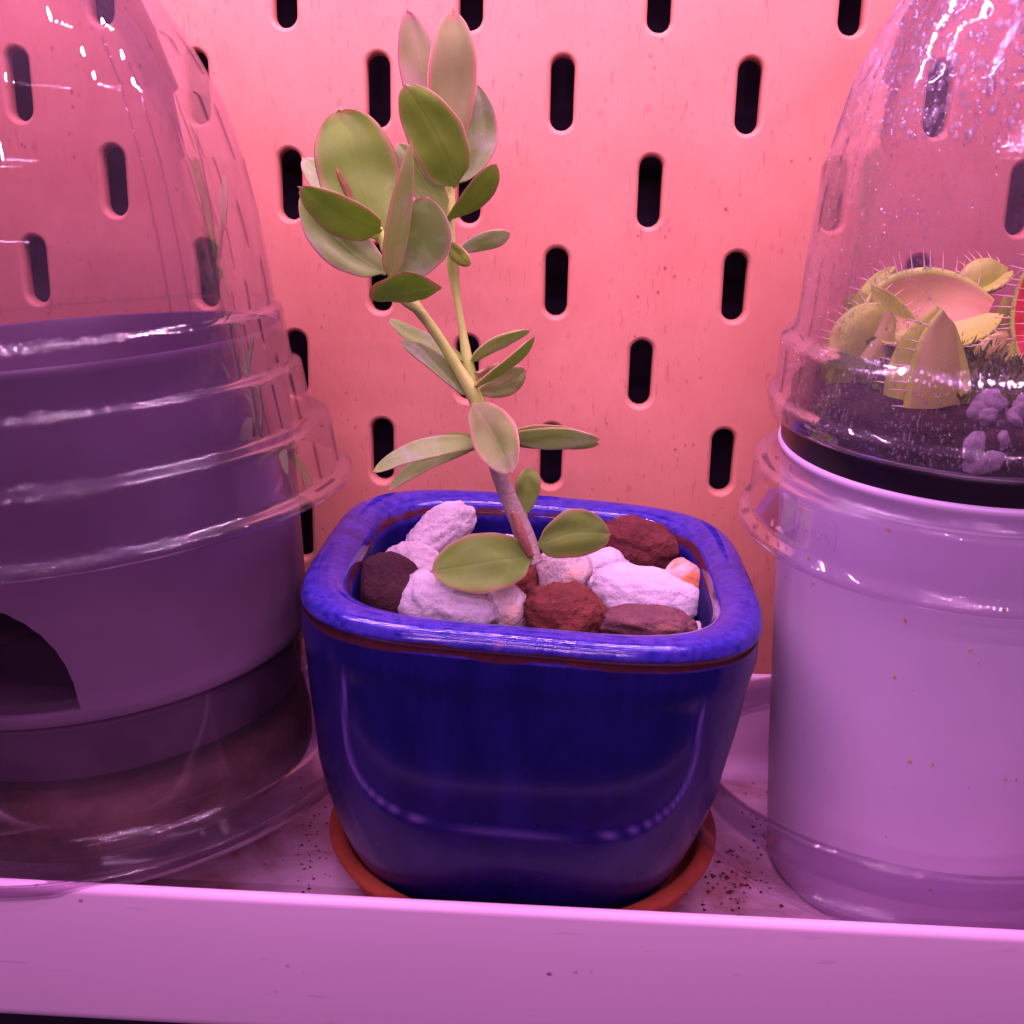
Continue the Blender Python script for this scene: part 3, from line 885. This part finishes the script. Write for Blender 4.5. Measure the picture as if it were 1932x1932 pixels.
def make_dome(name, O, A, prof, label, mat, seed, N=200, amp=.0005, th=.00035):
    root = empty(name, O, A)
    V, F = revolve(shell(refine(prof, .0006), th), N, wob_fn(amp, 1.6, seed))
    mesh_obj('lid_shell', V, F, mat, root)
    tag(root, label, 'domed lid')
    return root

DL = [(0, .1560), (.008, .1553), (.016, .1512), (.0222, .1459), (.0269, .1402), (.0315, .1325), (.0357, .1232), (.0382, .1126), (.0396, .1013), (.0403, .0913), (.0405, .0872), (.0406, .0868),
      (.0414, .0863), (.0417, .0860), (.0418, .0855), (.0424, .0766), (.0426, .0762), (.0438, .0757), (.0441, .0754), (.0442, .0749),
      (.0450, .0664), (.0452, .0660), (.0481, .0653), (.0485, .0650), (.0486, .0645), (.0492, .0560), (.0494, .0556), (.0511, .0549), (.0515, .0546), (.0516, .0540), (.0515, .0534)]
dome_l = make_dome('domed_lid', LO, LA, DL, 'clear plastic domed lid with stepped rings over the purple pot at left', M['clear'], 3.0, amp=.00035)

def seam(parent, prof, h0, h1, a):
    pts = [p for p in refine(prof, .002) if h0 <= p[1] <= h1]
    V = []; F = []
    for (r, h) in pts:
        for (dr, da) in ((.0001, -.00022), (.00034, 0), (.0001, .00022), (-.0003, 0)):
            rr = r + dr + .0002; aa = a + da / r
            V.append((rr * math.cos(aa), rr * math.sin(aa), h))
    for i in range(len(pts) - 1):
        for k in range(4):
            k2 = (k + 1) % 4; F.append((4 * i + k, 4 * i + k2, 4 * i + 4 + k2, 4 * i + 4 + k))
    mesh_obj('mould_seam', V, F, M['clear'], parent)
seam(dome_l, DL, .087, .132, math.radians(-38))
seam(dome_l, DL, .087, .128, math.radians(-33))
def make_purple():
    root = empty('nursery_pot', LO, LA)
    pr = [(0, .012), (.030, .0120), (.0362, .0122), (.0370, .0130), (.0379, .0190), (.0386, .0236), (.0397, .0240), (.0400, .0248), (.0398, .0262), (.0399, .030), (.0404, .045), (.0409, .060), (.0412, .072), (.0413, .0815), (.0415, .0825), (.0412, .0832),
          (.0404, .0830), (.0402, .0815), (.0400, .060), (.0392, .030), (.0378, .0255), (.0360, .0160), (.030, .0150), (0, .0150)]
    V, F = revolve(refine(pr, .004), 160)
    o = recalc(mesh_obj('pot_wall', V, F, M['purple'], root))
    # arched side opening cut through the wall, at the front left
    cm = bpy.data.meshes.new('cut')
    bm = bmesh.new()
    nn = 40; ring0 = []; ring1 = []
    for k in range(nn):
        a = 2 * math.pi * k / nn
        x, z = .0235 * abs(math.cos(a)) ** .75 * (1 if math.cos(a) > 0 else -1), .0215 * abs(math.sin(a)) ** .8 * (1 if math.sin(a) > 0 else -1)
        if z < 0: z *= .02
        ring0.append(bm.verts.new((x, -.030, z))); ring1.append(bm.verts.new((x * 1.25, .02 - .045 - .03, z)))
    for k in range(nn):
        k2 = (k + 1) % nn
        bm.faces.new((ring0[k], ring0[k2], ring1[k2], ring1[k]))
    bm.faces.new(ring0[::-1]); bm.faces.new(ring1)
    bmesh.ops.recalc_face_normals(bm, faces=bm.faces)
    bm.to_mesh(cm); bm.free()
    co = bpy.data.objects.new('cut', cm); COL.objects.link(co); co.parent = root
    co.location = (-.0092, 0, .0265); co.rotation_euler = (0, 0, math.radians(-6))
    md = o.modifiers.new('b', 'BOOLEAN'); md.object = co; md.operation = 'DIFFERENCE'; md.solver = 'EXACT'
    bpy.context.view_layer.update()
    dg = bpy.context.evaluated_depsgraph_get()
    me = bpy.data.meshes.new_from_object(o.evaluated_get(dg))
    o.modifiers.clear(); o.data = me
    bpy.data.objects.remove(co)
    for p in me.polygons: p.use_smooth = True
    try: me.set_sharp_from_angle(angle=math.radians(40))
    except Exception: pass
    V, F = revolve([(0, .066), (.020, .067), (.0392, .066)], 48, wob_fn(.0006, 6, 2))
    tag(recalc(mesh_obj('soil', V, F, M['soil'], root)), kind='stuff')
    tag(root, 'dull purple plastic pot with an arched side opening inside the left clear cup', 'nursery pot')
make_purple()

def bowl(name, O, A, label, seed, rw, rf, mat, hcol=.028, depth=.0235):
    root = empty(name, O, A)
    pr = [(rw - .0005, hcol), (rw, .010), (rw + .0004, .0030), (rw + .0016, .0014), (rf - .0030, .0008), (rf - .0014, .0008), (rf - .0008, .0014), (rf - .0001, .0010), (rf, 0), (rf - .0004, -.0012)]
    V, F = revolve(shell(refine(pr, .002), .0004), 180, wob_fn(.0002, 2.2, seed))
    mesh_obj('flange', V, F, mat, root)
    tag(root, label, 'plastic flange')
    return root
M['clear_low'] = mat_clear('scuffed_clear_plastic', (.84, .78, .84), .05, (.62, .42, .62), .05, .2, 30)
bl = bowl('clear_cup', LO, LA, 'clear plastic cup with a wide flange around the foot of the purple pot at left', 5.0, .0392, .0508, M['clear_low'])
V, F = revolve([(0, -.0050), (.02, -.0050), (.0350, -.0048), (.0374, -.0030), (.0378, .002), (.0372, .007), (.030, .0085), (0, .0080)], 90, wob_fn(.0007, 5, 8))
wp = recalc(mesh_obj('wet_peat', V, F, M['wet'])); wp.location = LO
wp.rotation_mode = 'QUATERNION'; wp.rotation_quaternion = Vector((0, 0, 1)).rotation_difference(Vector(LA).normalized())
tag(wp, 'wet brown peat in the clear cup below the purple pot', 'peat')
# ------------------------------------------------------------------ right stack
RO = (.1178, -.044, -.132); RA = (math.tan(math.radians(-1.0)), math.tan(math.radians(-6)), 1)
bowl('clear_disc', (.1140, -.0476, -.1385), (0, 0, 1), 'clear plastic flange ring around the foot of the milky white pot at right', 9.0, .0418, .0466, M['clear'], .0031)

def make_white():
    root = empty('white_pot', RO, RA)
    pr = [(0, -.0230), (.0282, -.0230), (.0287, -.0225), (.0289, -.018), (.0300, 0), (.0315, .030), (.0325, .055), (.0331, .0665), (.0337, .0672), (.0338, .0680), (.0333, .0685), (.0324, .0682), (.0318, .060), (.030, .0), (.027, -.018), (0, -.0190)]
    V, F = revolve(refine(pr, .003), 160, wob_fn(.0003, 1.6, 4))
    recalc(mesh_obj('pot_wall', V, F, M['white_pot'], root))
    # specks stuck to the wall
    V = []; F = []
    r_ = random.Random(3)
    for k in range(80):
        a = math.radians(r_.uniform(185, 300)); h = r_.uniform(-.018, .062); rr = .0300 + (.0331 - .030) * h / .0665 + .0001
        if h < 0: rr = .0300 + h / .018 * .0015
        s = (.0001 + .0005 * r_.random() ** 2) * (1.6 if r_.random() < .15 else 1); c = Vector((rr * math.cos(a), rr * math.sin(a), h)); n = Vector((math.cos(a), math.sin(a), 0)); u = Vector((-n.y, n.x, 0))
        b = len(V); ns = 7
        V.append(tuple(c + n * s * .5))
        for q in range(ns):
            t = 2 * math.pi * q / ns; q_ = s * r_.uniform(.6, 1.4)
            V.append(tuple(c - n * .0003 + u * math.cos(t) * q_ + Vector((0, 0, 1)) * math.sin(t) * q_ * 1.3))
        for q in range(ns): F.append((b, b + 1 + q, b + 1 + (q + 1) % ns))
    tag(mesh_obj('dirt_specks', V, F, M['speck_tan'], root), kind='stuff')
    tag(root, 'milky white plastic pot with faint dirt specks at right', 'pot')
make_white()

def make_collar():
    root = empty('clear_collar', RO, RA)
    pr = [(.0342, .0672), (.0345, .0656), (.0348, .0652), (.0374, .0646), (.0378, .0643), (.0379, .0637), (.0383, .0552), (.0385, .0548), (.0397, .0542), (.0400, .0538), (.0401, .0531), (.0399, .0524)]
    V, F = revolve(shell(refine(pr, .0012), .0004), 200, wob_fn(.0002, 2.2, 12))
    mesh_obj('collar_shell', V, F, M['clear_ring'], root)
    # moulded rectangular tab with faint embossed marks
    a0 = math.radians(215); V = []; F = []
    pts = [(-.0046, -.0022), (-.0046, .0022), (-.0036, .0030), (.0036, .0030), (.0046, .0022), (.0046, -.0022)]
    for i, (u, z) in enumerate(pts):
        a = a0 + u / .0379
        for rr, dz in ((.0381, 0), (.0386, .0002), (.0381, .0004)):
            V.append((rr * math.cos(a), rr * math.sin(a), .0595 + z + dz))
    for i in range(len(pts) - 1):
        for k in range(2): F.append((3 * i + k, 3 * i + k + 1, 3 * i + 4 + k, 3 * i + 3 + k))
    mesh_obj('moulded_tab', V, F, M['clear_ring'], root)
    V = []; F = []
    r_ = random.Random(6)
    for k in range(9):
        a = a0 + (-.0026 + .0058 * k / 8) / .0379; z = .0585 + r_.uniform(-.0006, .0010); h = r_.uniform(.0005, .0013)
        b = len(V); da = .0001 / .0379
        for aa in (a - da, a + da):
            for zz in (z, z + h):
                for rr in (.0380, .0384): V.append((rr * math.cos(aa), rr * math.sin(aa), zz))
        F += [(b, b + 1, b + 3, b + 2), (b + 4, b + 6, b + 7, b + 5), (b + 1, b + 5, b + 7, b + 3), (b, b + 2, b + 6, b + 4), (b + 2, b + 3, b + 7, b + 6), (b, b + 4, b + 5, b + 1)]
    mesh_obj('embossed_marks', V, F, M['clear_ring'], root)
    tag(root, 'clear plastic collar with two flared flanges around the milky white pot', 'plastic collar')
make_collar()

def make_black():
    root = empty('black_pot', RO, RA)
    pr = [(0, .030), (.027, .0300), (.0305, .060), (.0312, .0660), (.0328, .0665), (.0333, .0680), (.0334, .0720), (.0333, .0732), (.0326, .0736), (.0318, .0730), (.0310, .0680), (.029, .060), (0, .060)]
    V, F = revolve(refine(pr, .003), 140)
    recalc(mesh_obj('pot_wall', V, F, M['black'], root))
    V, F = revolve(refine([(0, .0825), (.008, .0825), (.016, .0820), (.024, .0812), (.0305, .0800), (.0322, .0785), (.0322, .0725)], .0012), 120, wob_fn(.0009, 14, 3))
    tag(recalc(mesh_obj('soil', V, F, M['soil'], root)), kind='stuff')
    tag(root, 'black plastic pot rim showing between the white pot and misted dome', 'plant pot')
    return root
blk = make_black()

DR = [(0, .1530), (.006, .1526), (.012, .1505), (.019, .1452), (.0235, .1380), (.0270, .1300), (.0295, .1200), (.0308, .1110), (.0317, .1000), (.0322, .0920), (.0325, .0895),
      (.0327, .0888), (.0344, .0876), (.0348, .0872), (.0349, .0866), (.0352, .0782), (.0354, .0778), (.0361, .0773), (.0364, .0769), (.0364, .0762), (.0360, .0738), (.0354, .0735)]
dome_r = make_dome('domed_lid', RO, RA, DR, 'clear domed lid misted with water droplets over the flytrap at right', M['wetclear'], 7.0, amp=.0003)

# condensation on the right dome
def dome_r_at(h):
    for (r0, h0), (r1, h1) in zip(DR[:-1], DR[1:]):
        if h1 <= h <= h0:
            t = (h0 - h) / (h0 - h1 + 1e-9); return r0 + (r1 - r0) * t, math.atan2(r1 - r0, h0 - h1)
    return .034, 0
V = []; F = []
r_ = random.Random(21)
ico = bmesh.new(); bmesh.ops.create_icosphere(ico, subdivisions=2, radius=1)
iv = [v.co.copy() for v in ico.verts]; ic = [[v.index for v in f.verts] for f in ico.faces]; ico.free()
ico = bmesh.new(); bmesh.ops.create_icosphere(ico, subdivisions=1, radius=1)
iv1 = [v.co.copy() for v in ico.verts]; ic1 = [[v.index for v in f.verts] for f in ico.faces]; ico.free()
nd = 0
while nd < 8500:
    a = math.radians(r_.uniform(140, 340))
    low = r_.random() < .42
    h = r_.uniform(.0745, .0885) if low else r_.uniform(.088, .150)
    dens = noise.noise(Vector((math.cos(a) * 4, math.sin(a) * 4, h * 55)))
    if not low and h < .120 and r_.random() > (.45 + 1.6 * dens if math.degrees(a) > 235 else .95): continue
    if low and r_.random() > .6 + 1.2 * dens: continue
    R, sl = dome_r_at(h)
    if h > .122: s = r_.uniform(.00018, .00065)
    elif low: s = r_.uniform(.00008, .00026)
    else: s = r_.uniform(.00008, .00026) * (1.7 if r_.random() < .12 else 1)
    if r_.random() < .5: s *= .6
    n = Vector((math.cos(a) * math.cos(sl), math.sin(a) * math.cos(sl), math.sin(sl)))
    u = Vector((-math.sin(a), math.cos(a), 0)); t = n.cross(u)
    st = 1.0 + (r_.random() ** 3) * (2.6 if low else 1.6)
    c = Vector((R * math.cos(a), R * math.sin(a), h)) - n * .0005
    b = len(V); big = s > .0003
    for q in (iv if big else iv1):
        V.append(tuple(c + u * (q.x * s) + t * (q.y * s * st) + n * (q.z * s * .6)))
    for f in (ic if big else ic1): F.append([b + x for x in f])
    nd += 1
tag(mesh_obj('condensation', V, F, M['water'], dome_r), kind='stuff')

# perlite and bark on the soil of the black pot
Mw = Matrix.Translation(RO) @ Vector((0, 0, 1)).rotation_difference(Vector(RA).normalized()).to_matrix().to_4x4()
pl_mesh = []
for sd in range(4):
    bm = bmesh.new(); bmesh.ops.create_icosphere(bm, subdivisions=3, radius=1)
    for v in bm.verts:
        d = v.co.normalized(); v.co = d * (1 + .35 * noise.noise(d * 1.5 + Vector((sd * 5, 1, 2))) + .15 * noise.noise(d * 4 + Vector((sd * 5, 1, 2))))
    me = bpy.data.meshes.new('perlite_lump'); bm.to_mesh(me); bm.free()
    me.polygons.foreach_set('use_smooth', [True] * len(me.polygons)); me.materials.append(M['perlite']); pl_mesh.append(me)
for k in range(76):
    a = math.radians(r_.uniform(250, 340)); side_ = k % 3 == 0; rr = .0316 if side_ else .0300 * math.sqrt(r_.uniform(.25, 1)); s = .0008 + .0024 * r_.random() ** 2
    o = bpy.data.objects.new('perlite_lump', pl_mesh[k % 4]); COL.objects.link(o); o.parent = blk
    o.location = (rr * math.cos(a), rr * math.sin(a), r_.uniform(.0735, .0790) if side_ else .0818 - .0010 * (rr / .03) ** 2 + r_.uniform(-.0003, .0010)); o.scale = (s * r_.uniform(.8, 1.3), s, s * r_.uniform(.6, .9)); o.rotation_euler = (r_.random() * 3, r_.random() * 3, r_.random() * 3)
V = []; F = []
for k in range(2600):                     # moss tuft around the traps
    a = math.radians(r_.uniform(170, 330)); rr = .020 * math.sqrt(r_.random())
    c = Vector((rr * math.cos(a) - .004, rr * math.sin(a) - .001, .0815)); h = .002 + .007 * r_.random() * max(0, 1 - rr / .020)
    u = Vector((r_.uniform(-1, 1), r_.uniform(-1, 1), 0)).normalized(); le = Vector((r_.uniform(-.5, .5), r_.uniform(-.5, .5), 1)) * h
    b = len(V); V += [tuple(c - u * .0004), tuple(c + u * .0004), tuple(c + le * .6 + u * .0005), tuple(c + le), tuple(c + le * .6 - u * .0003)]
    F.append((b, b + 1, b + 2, b + 3, b + 4))
tag(mesh_obj('moss', V, F, M['moss'], blk), kind='stuff')

# ------------------------------------------------------------------ venus flytrap
fly = empty('venus_flytrap', (.118, -.050, -.056))
tag(fly, 'venus flytrap with toothed green and pink traps under the misted dome', 'plant')
FO = Vector(fly.location)
tooth_me = {}
def tooth(parent, p, d, L, r=.00022):
    d = Vector(d).normalized()
    key = 'a'
    if key not in tooth_me:
        V = []; F = []
        for i, (rr, z) in enumerate([(1, 0), (.75, .35), (.45, .7), (0.08, 1)]):
            for k in range(6):
                a = k * math.pi / 3; V.append((rr * math.cos(a), rr * math.sin(a) + 3.2 * z * z, z))
        for i in range(3):
            for k in range(6):
                k2 = (k + 1) % 6; F.append((i * 6 + k, i * 6 + k2, i * 6 + 6 + k2, i * 6 + 6 + k))
        F.append(tuple(range(18, 24)))
        me = bpy.data.meshes.new('tooth'); me.from_pydata(V, [], F); me.materials.append(M['tooth'])
        me.polygons.foreach_set('use_smooth', [True] * len(me.polygons)); tooth_me[key] = me
    o = bpy.data.objects.new('tooth', tooth_me[key]); COL.objects.link(o); o.parent = parent
    o.location = p; o.scale = (r, r, L)
    o.rotation_mode = 'QUATERNION'; o.rotation_quaternion = Vector((0, 0, 1)).rotation_difference(d)

def trap(hx0, hy0, Y0, hx1, hy1, Y1, lobes, label=None, nteeth=11, tl=.0030, bend=.3, bow=.10):
    """hinge line through two points; each lobe swings by an angle from the hinge's side direction towards the viewer"""
    A = Vector(at(hx0, hy0, Y0)); B = Vector(at(hx1, hy1, Y1)); ax = (B - A); L = ax.length; ax.normalize()
    v = ((A + B) / 2 - Vector(CP)).normalized(); perp = ax.cross(v).normalized(); out = perp.cross(ax).normalized()
    if out.dot(v) > 0: out = -out
    root = bpy.data.objects.new('trap', None); COL.objects.link(root); root.parent = fly; root.location = A - FO; root.empty_display_size = .005
    if label: root['label'] = label
    for (ang, wd, mat, tsgn) in lobes:
        o_ = math.radians(ang)
        dirn = (perp * math.cos(o_) + out * math.sin(o_)).normalized()
        nrm = (perp * -math.sin(o_) + out * math.cos(o_)).normalized()      # the face turned to the viewer
        V = []; F = []; nu, nv = 24, 10
        W = wd * px2m((A + B) / 2)
        edge = []
        for surf in (0, 1):
            for i in range(nu + 1):
                u = i / nu
                hw = W * max(.02, math.sin(math.pi * min(.985, max(.015, u))) ** .50)
                for j in range(nv + 1):
                    t = j / nv
                    p = A + ax * (L * (u + .10 * t * (2 * u - 1))) - perp * (bow * W * math.sin(math.pi * u)) + dirn * (hw * t) + nrm * (tsgn * .22 * W * math.sin(math.pi * t * .85) * math.sin(math.pi * u)) - nrm * (surf * .0006)
                    p = p + nrm * (.0004 * noise.noise(Vector((u * 7, t * 3, wd))) * t)
                    V.append(tuple(p - A))
                    if j == nv and surf == 0: edge.append(p - A)
        m_ = (nu + 1) * (nv + 1)
        for sfc in (0, 1):
            for i in range(nu):
                for j in range(nv):
                    a = sfc * m_ + i * (nv + 1) + j
                    F.append((a, a + 1, a + nv + 2, a + nv + 1))
        for i in range(nu):
            a = i * (nv + 1) + nv; F.append((a, a + nv + 1, a + nv + 1 + m_, a + m_))
        ob = recalc(mesh_obj('lobe', V, F, M[mat], root))
        ob.data.materials.append(M['trap'])
        for p_ in ob.data.polygons:
            j = (min(p_.vertices) % m_) % (nv + 1)
            p_.material_index = 1 if j >= nv - 1 else 0
        for q in range(nteeth):
            u = .08 + .84 * q / (nteeth - 1)
            k = int(round(u * nu))
            d = dirn - nrm * tsgn * bend + ax * ((u - .5) * .8)
            tooth(root, edge[k], d, tl * (1 - .6 * abs(u - .5)), .00014)
    return root

trap(1648, 632, -.052, 1862, 596, -.048, [(-12, 132, 'trap_pink', -1), (112, 88, 'trap', 1)], 'large open trap with orange pink inside', 13, .0036)
trap(1772, 905, -.070, 1800, 612, -.072, [(-14, 158, 'trap', 1), (14, 108, 'trap_tan', 1)], 'upright half closed tan green trap in front', 13, .0030, .5, .26)
trap(1700, 720, -.050, 1640, 560, -.048, [(-160, 60, 'trap', 1), (-20, 70, 'trap', 1)], 'yellow green trap leaning left behind the upright one', 9, .0026)
trap(1598, 700, -.056, 1668, 590, -.054, [(8, 74, 'trap', 1), (-150, 46, 'trap_tan', -1)], 'broad olive trap pressed near the left wall of the dome', 9, .0024)
trap(1850, 730, -.058, 1905, 640, -.056, [(15, 52, 'trap_tan', 1), (-140, 40, 'trap', -1)], 'small trap low down at the right', 8, .0022)
trap(1820, 560, -.038, 1900, 520, -.036, [(-5, 60, 'trap', 1), (100, 40, 'trap', 1)], 'small trap at the back right', 8, .0024)
trap(1975, 690, -.060, 1992, 486, -.056, [(0, 78, 'trap_red', -1), (50, 70, 'trap', 1)], 'trap with vivid red inside at the right', 12, .0036)
trap(1648, 660, -.044, 1690, 520, -.042, [(10, 66, 'trap', 1), (60, 50, 'trap', 1)], 'pale green trap at the far left under the dome', 8, .0026)
# flat petioles
def petiole(x0, y0, Y0, x1, y1, Y1, w_, mat):
    A = Vector(at(x0, y0, Y0)); B = Vector(at(x1, y1, Y1)); sp = (B - A); L = sp.length; sp.normalize()
    v = (A - Vector(CP)).normalized(); side = sp.cross(v).normalized(); nn = side.cross(sp)
    V = []; F = []; n = 14; W = w_ * px2m(A) / 2
    for s_ in (0, 1):
        for i in range(n + 1):
            t = i / n; hw = W * (.25 + .75 * math.sin(math.pi * t ** .8))
            for j in range(5):
                s = -1 + j / 2
                V.append(tuple(A + sp * L * t + side * hw * s + nn * (.25 * hw * s * s + .0006 * s_ + .002 * math.sin(3 * t)) - FO))
    m_ = (n + 1) * 5
    for s_ in (0, 1):
        for i in range(n):
            for j in range(4):
                a = s_ * m_ + i * 5 + j; F.append((a, a + 1, a + 6, a + 5))
    return recalc(mesh_obj('petiole', V, F, M[mat], fly))
petiole(1715, 800, -.056, 1562, 630, -.050, 120, 'trap')
for (a_, b_, c_, d_, e_, f_, g_, h_) in ((1740, 790, -.050, 1600, 560, -.046, 90, 'trap'), (1700, 810, -.062, 1556, 670, -.058, 120, 'leafy'), (1720, 800, -.058, 1640, 640, -.056, 90, 'leafy'), (1850, 790, -.060, 1800, 660, -.056, 60, 'leafy'), (1760, 780, -.048, 1850, 590, -.044, 60, 'leafy'), (1720, 800, -.058, 1600, 760, -.060, 70, 'leafy'),
                                     (1800, 800, -.048, 1740, 600, -.042, 80, 'leafy'), (1830, 800, -.056, 1900, 720, -.058, 50, 'leafy'), (1780, 800, -.052, 1690, 660, -.050, 84, 'leafy')):
    petiole(a_, b_, c_, d_, e_, f_, g_, h_)
petiole(1780, 850, -.062, 1680, 640, -.053, 60, 'trap')
petiole(1790, 880, -.064, 1788, 830, -.068, 46, 'trap')
petiole(1800, 850, -.055, 1600, 700, -.052, 90, 'trap_tan')
petiole(1830, 850, -.055, 1900, 640, -.056, 44, 'trap')
petiole(1800, 820, -.050, 1880, 700, -.050, 40, 'moss')
petiole(1850, 780, -.050, 1900, 560, -.046, 50, 'trap')

# ------------------------------------------------------------------ crumbs in the tray
V = []; F = []; r_ = random.Random(11)
def crumb(x, y, s):
    b = len(V)
    for (dx, dy, dz) in ((1, 0, 0), (-.6, .8, 0), (-.5, -.9, 0), (.1, .1, .9)):
        V.append((x + dx * s * r_.uniform(.6, 1.3), y + dy * s * r_.uniform(.6, 1.3), ZF + .0002 + dz * s * .6))
    F.extend([(b, b + 1, b + 3), (b + 1, b + 2, b + 3), (b + 2, b, b + 3), (b, b + 2, b + 1)])
for k in range(150):
    p = atz(r_.gauss(1378, 34), r_.gauss(1665, 50), ZF)
    if p[1] > -.092: crumb(p[0], p[1], .00012 + .0007 * r_.random() ** 3)
for k in range(50):
    p = atz(r_.gauss(1450, 30), r_.gauss(1570, 60), ZF)
    if p[1] > -.092: crumb(p[0], p[1], r_.uniform(.0002, .0006))
for k in range(60):
    p = atz(r_.gauss(588, 22), r_.gauss(1600, 60), ZF)
    if p[1] > -.092: crumb(p[0], p[1], r_.uniform(.00015, .0005))
co = mesh_obj('crumbs', V, F, M['speck'], smooth=False)
tag(co, 'dark soil crumbs scattered on the tray floor beside the pots', 'soil crumbs', kind='stuff')
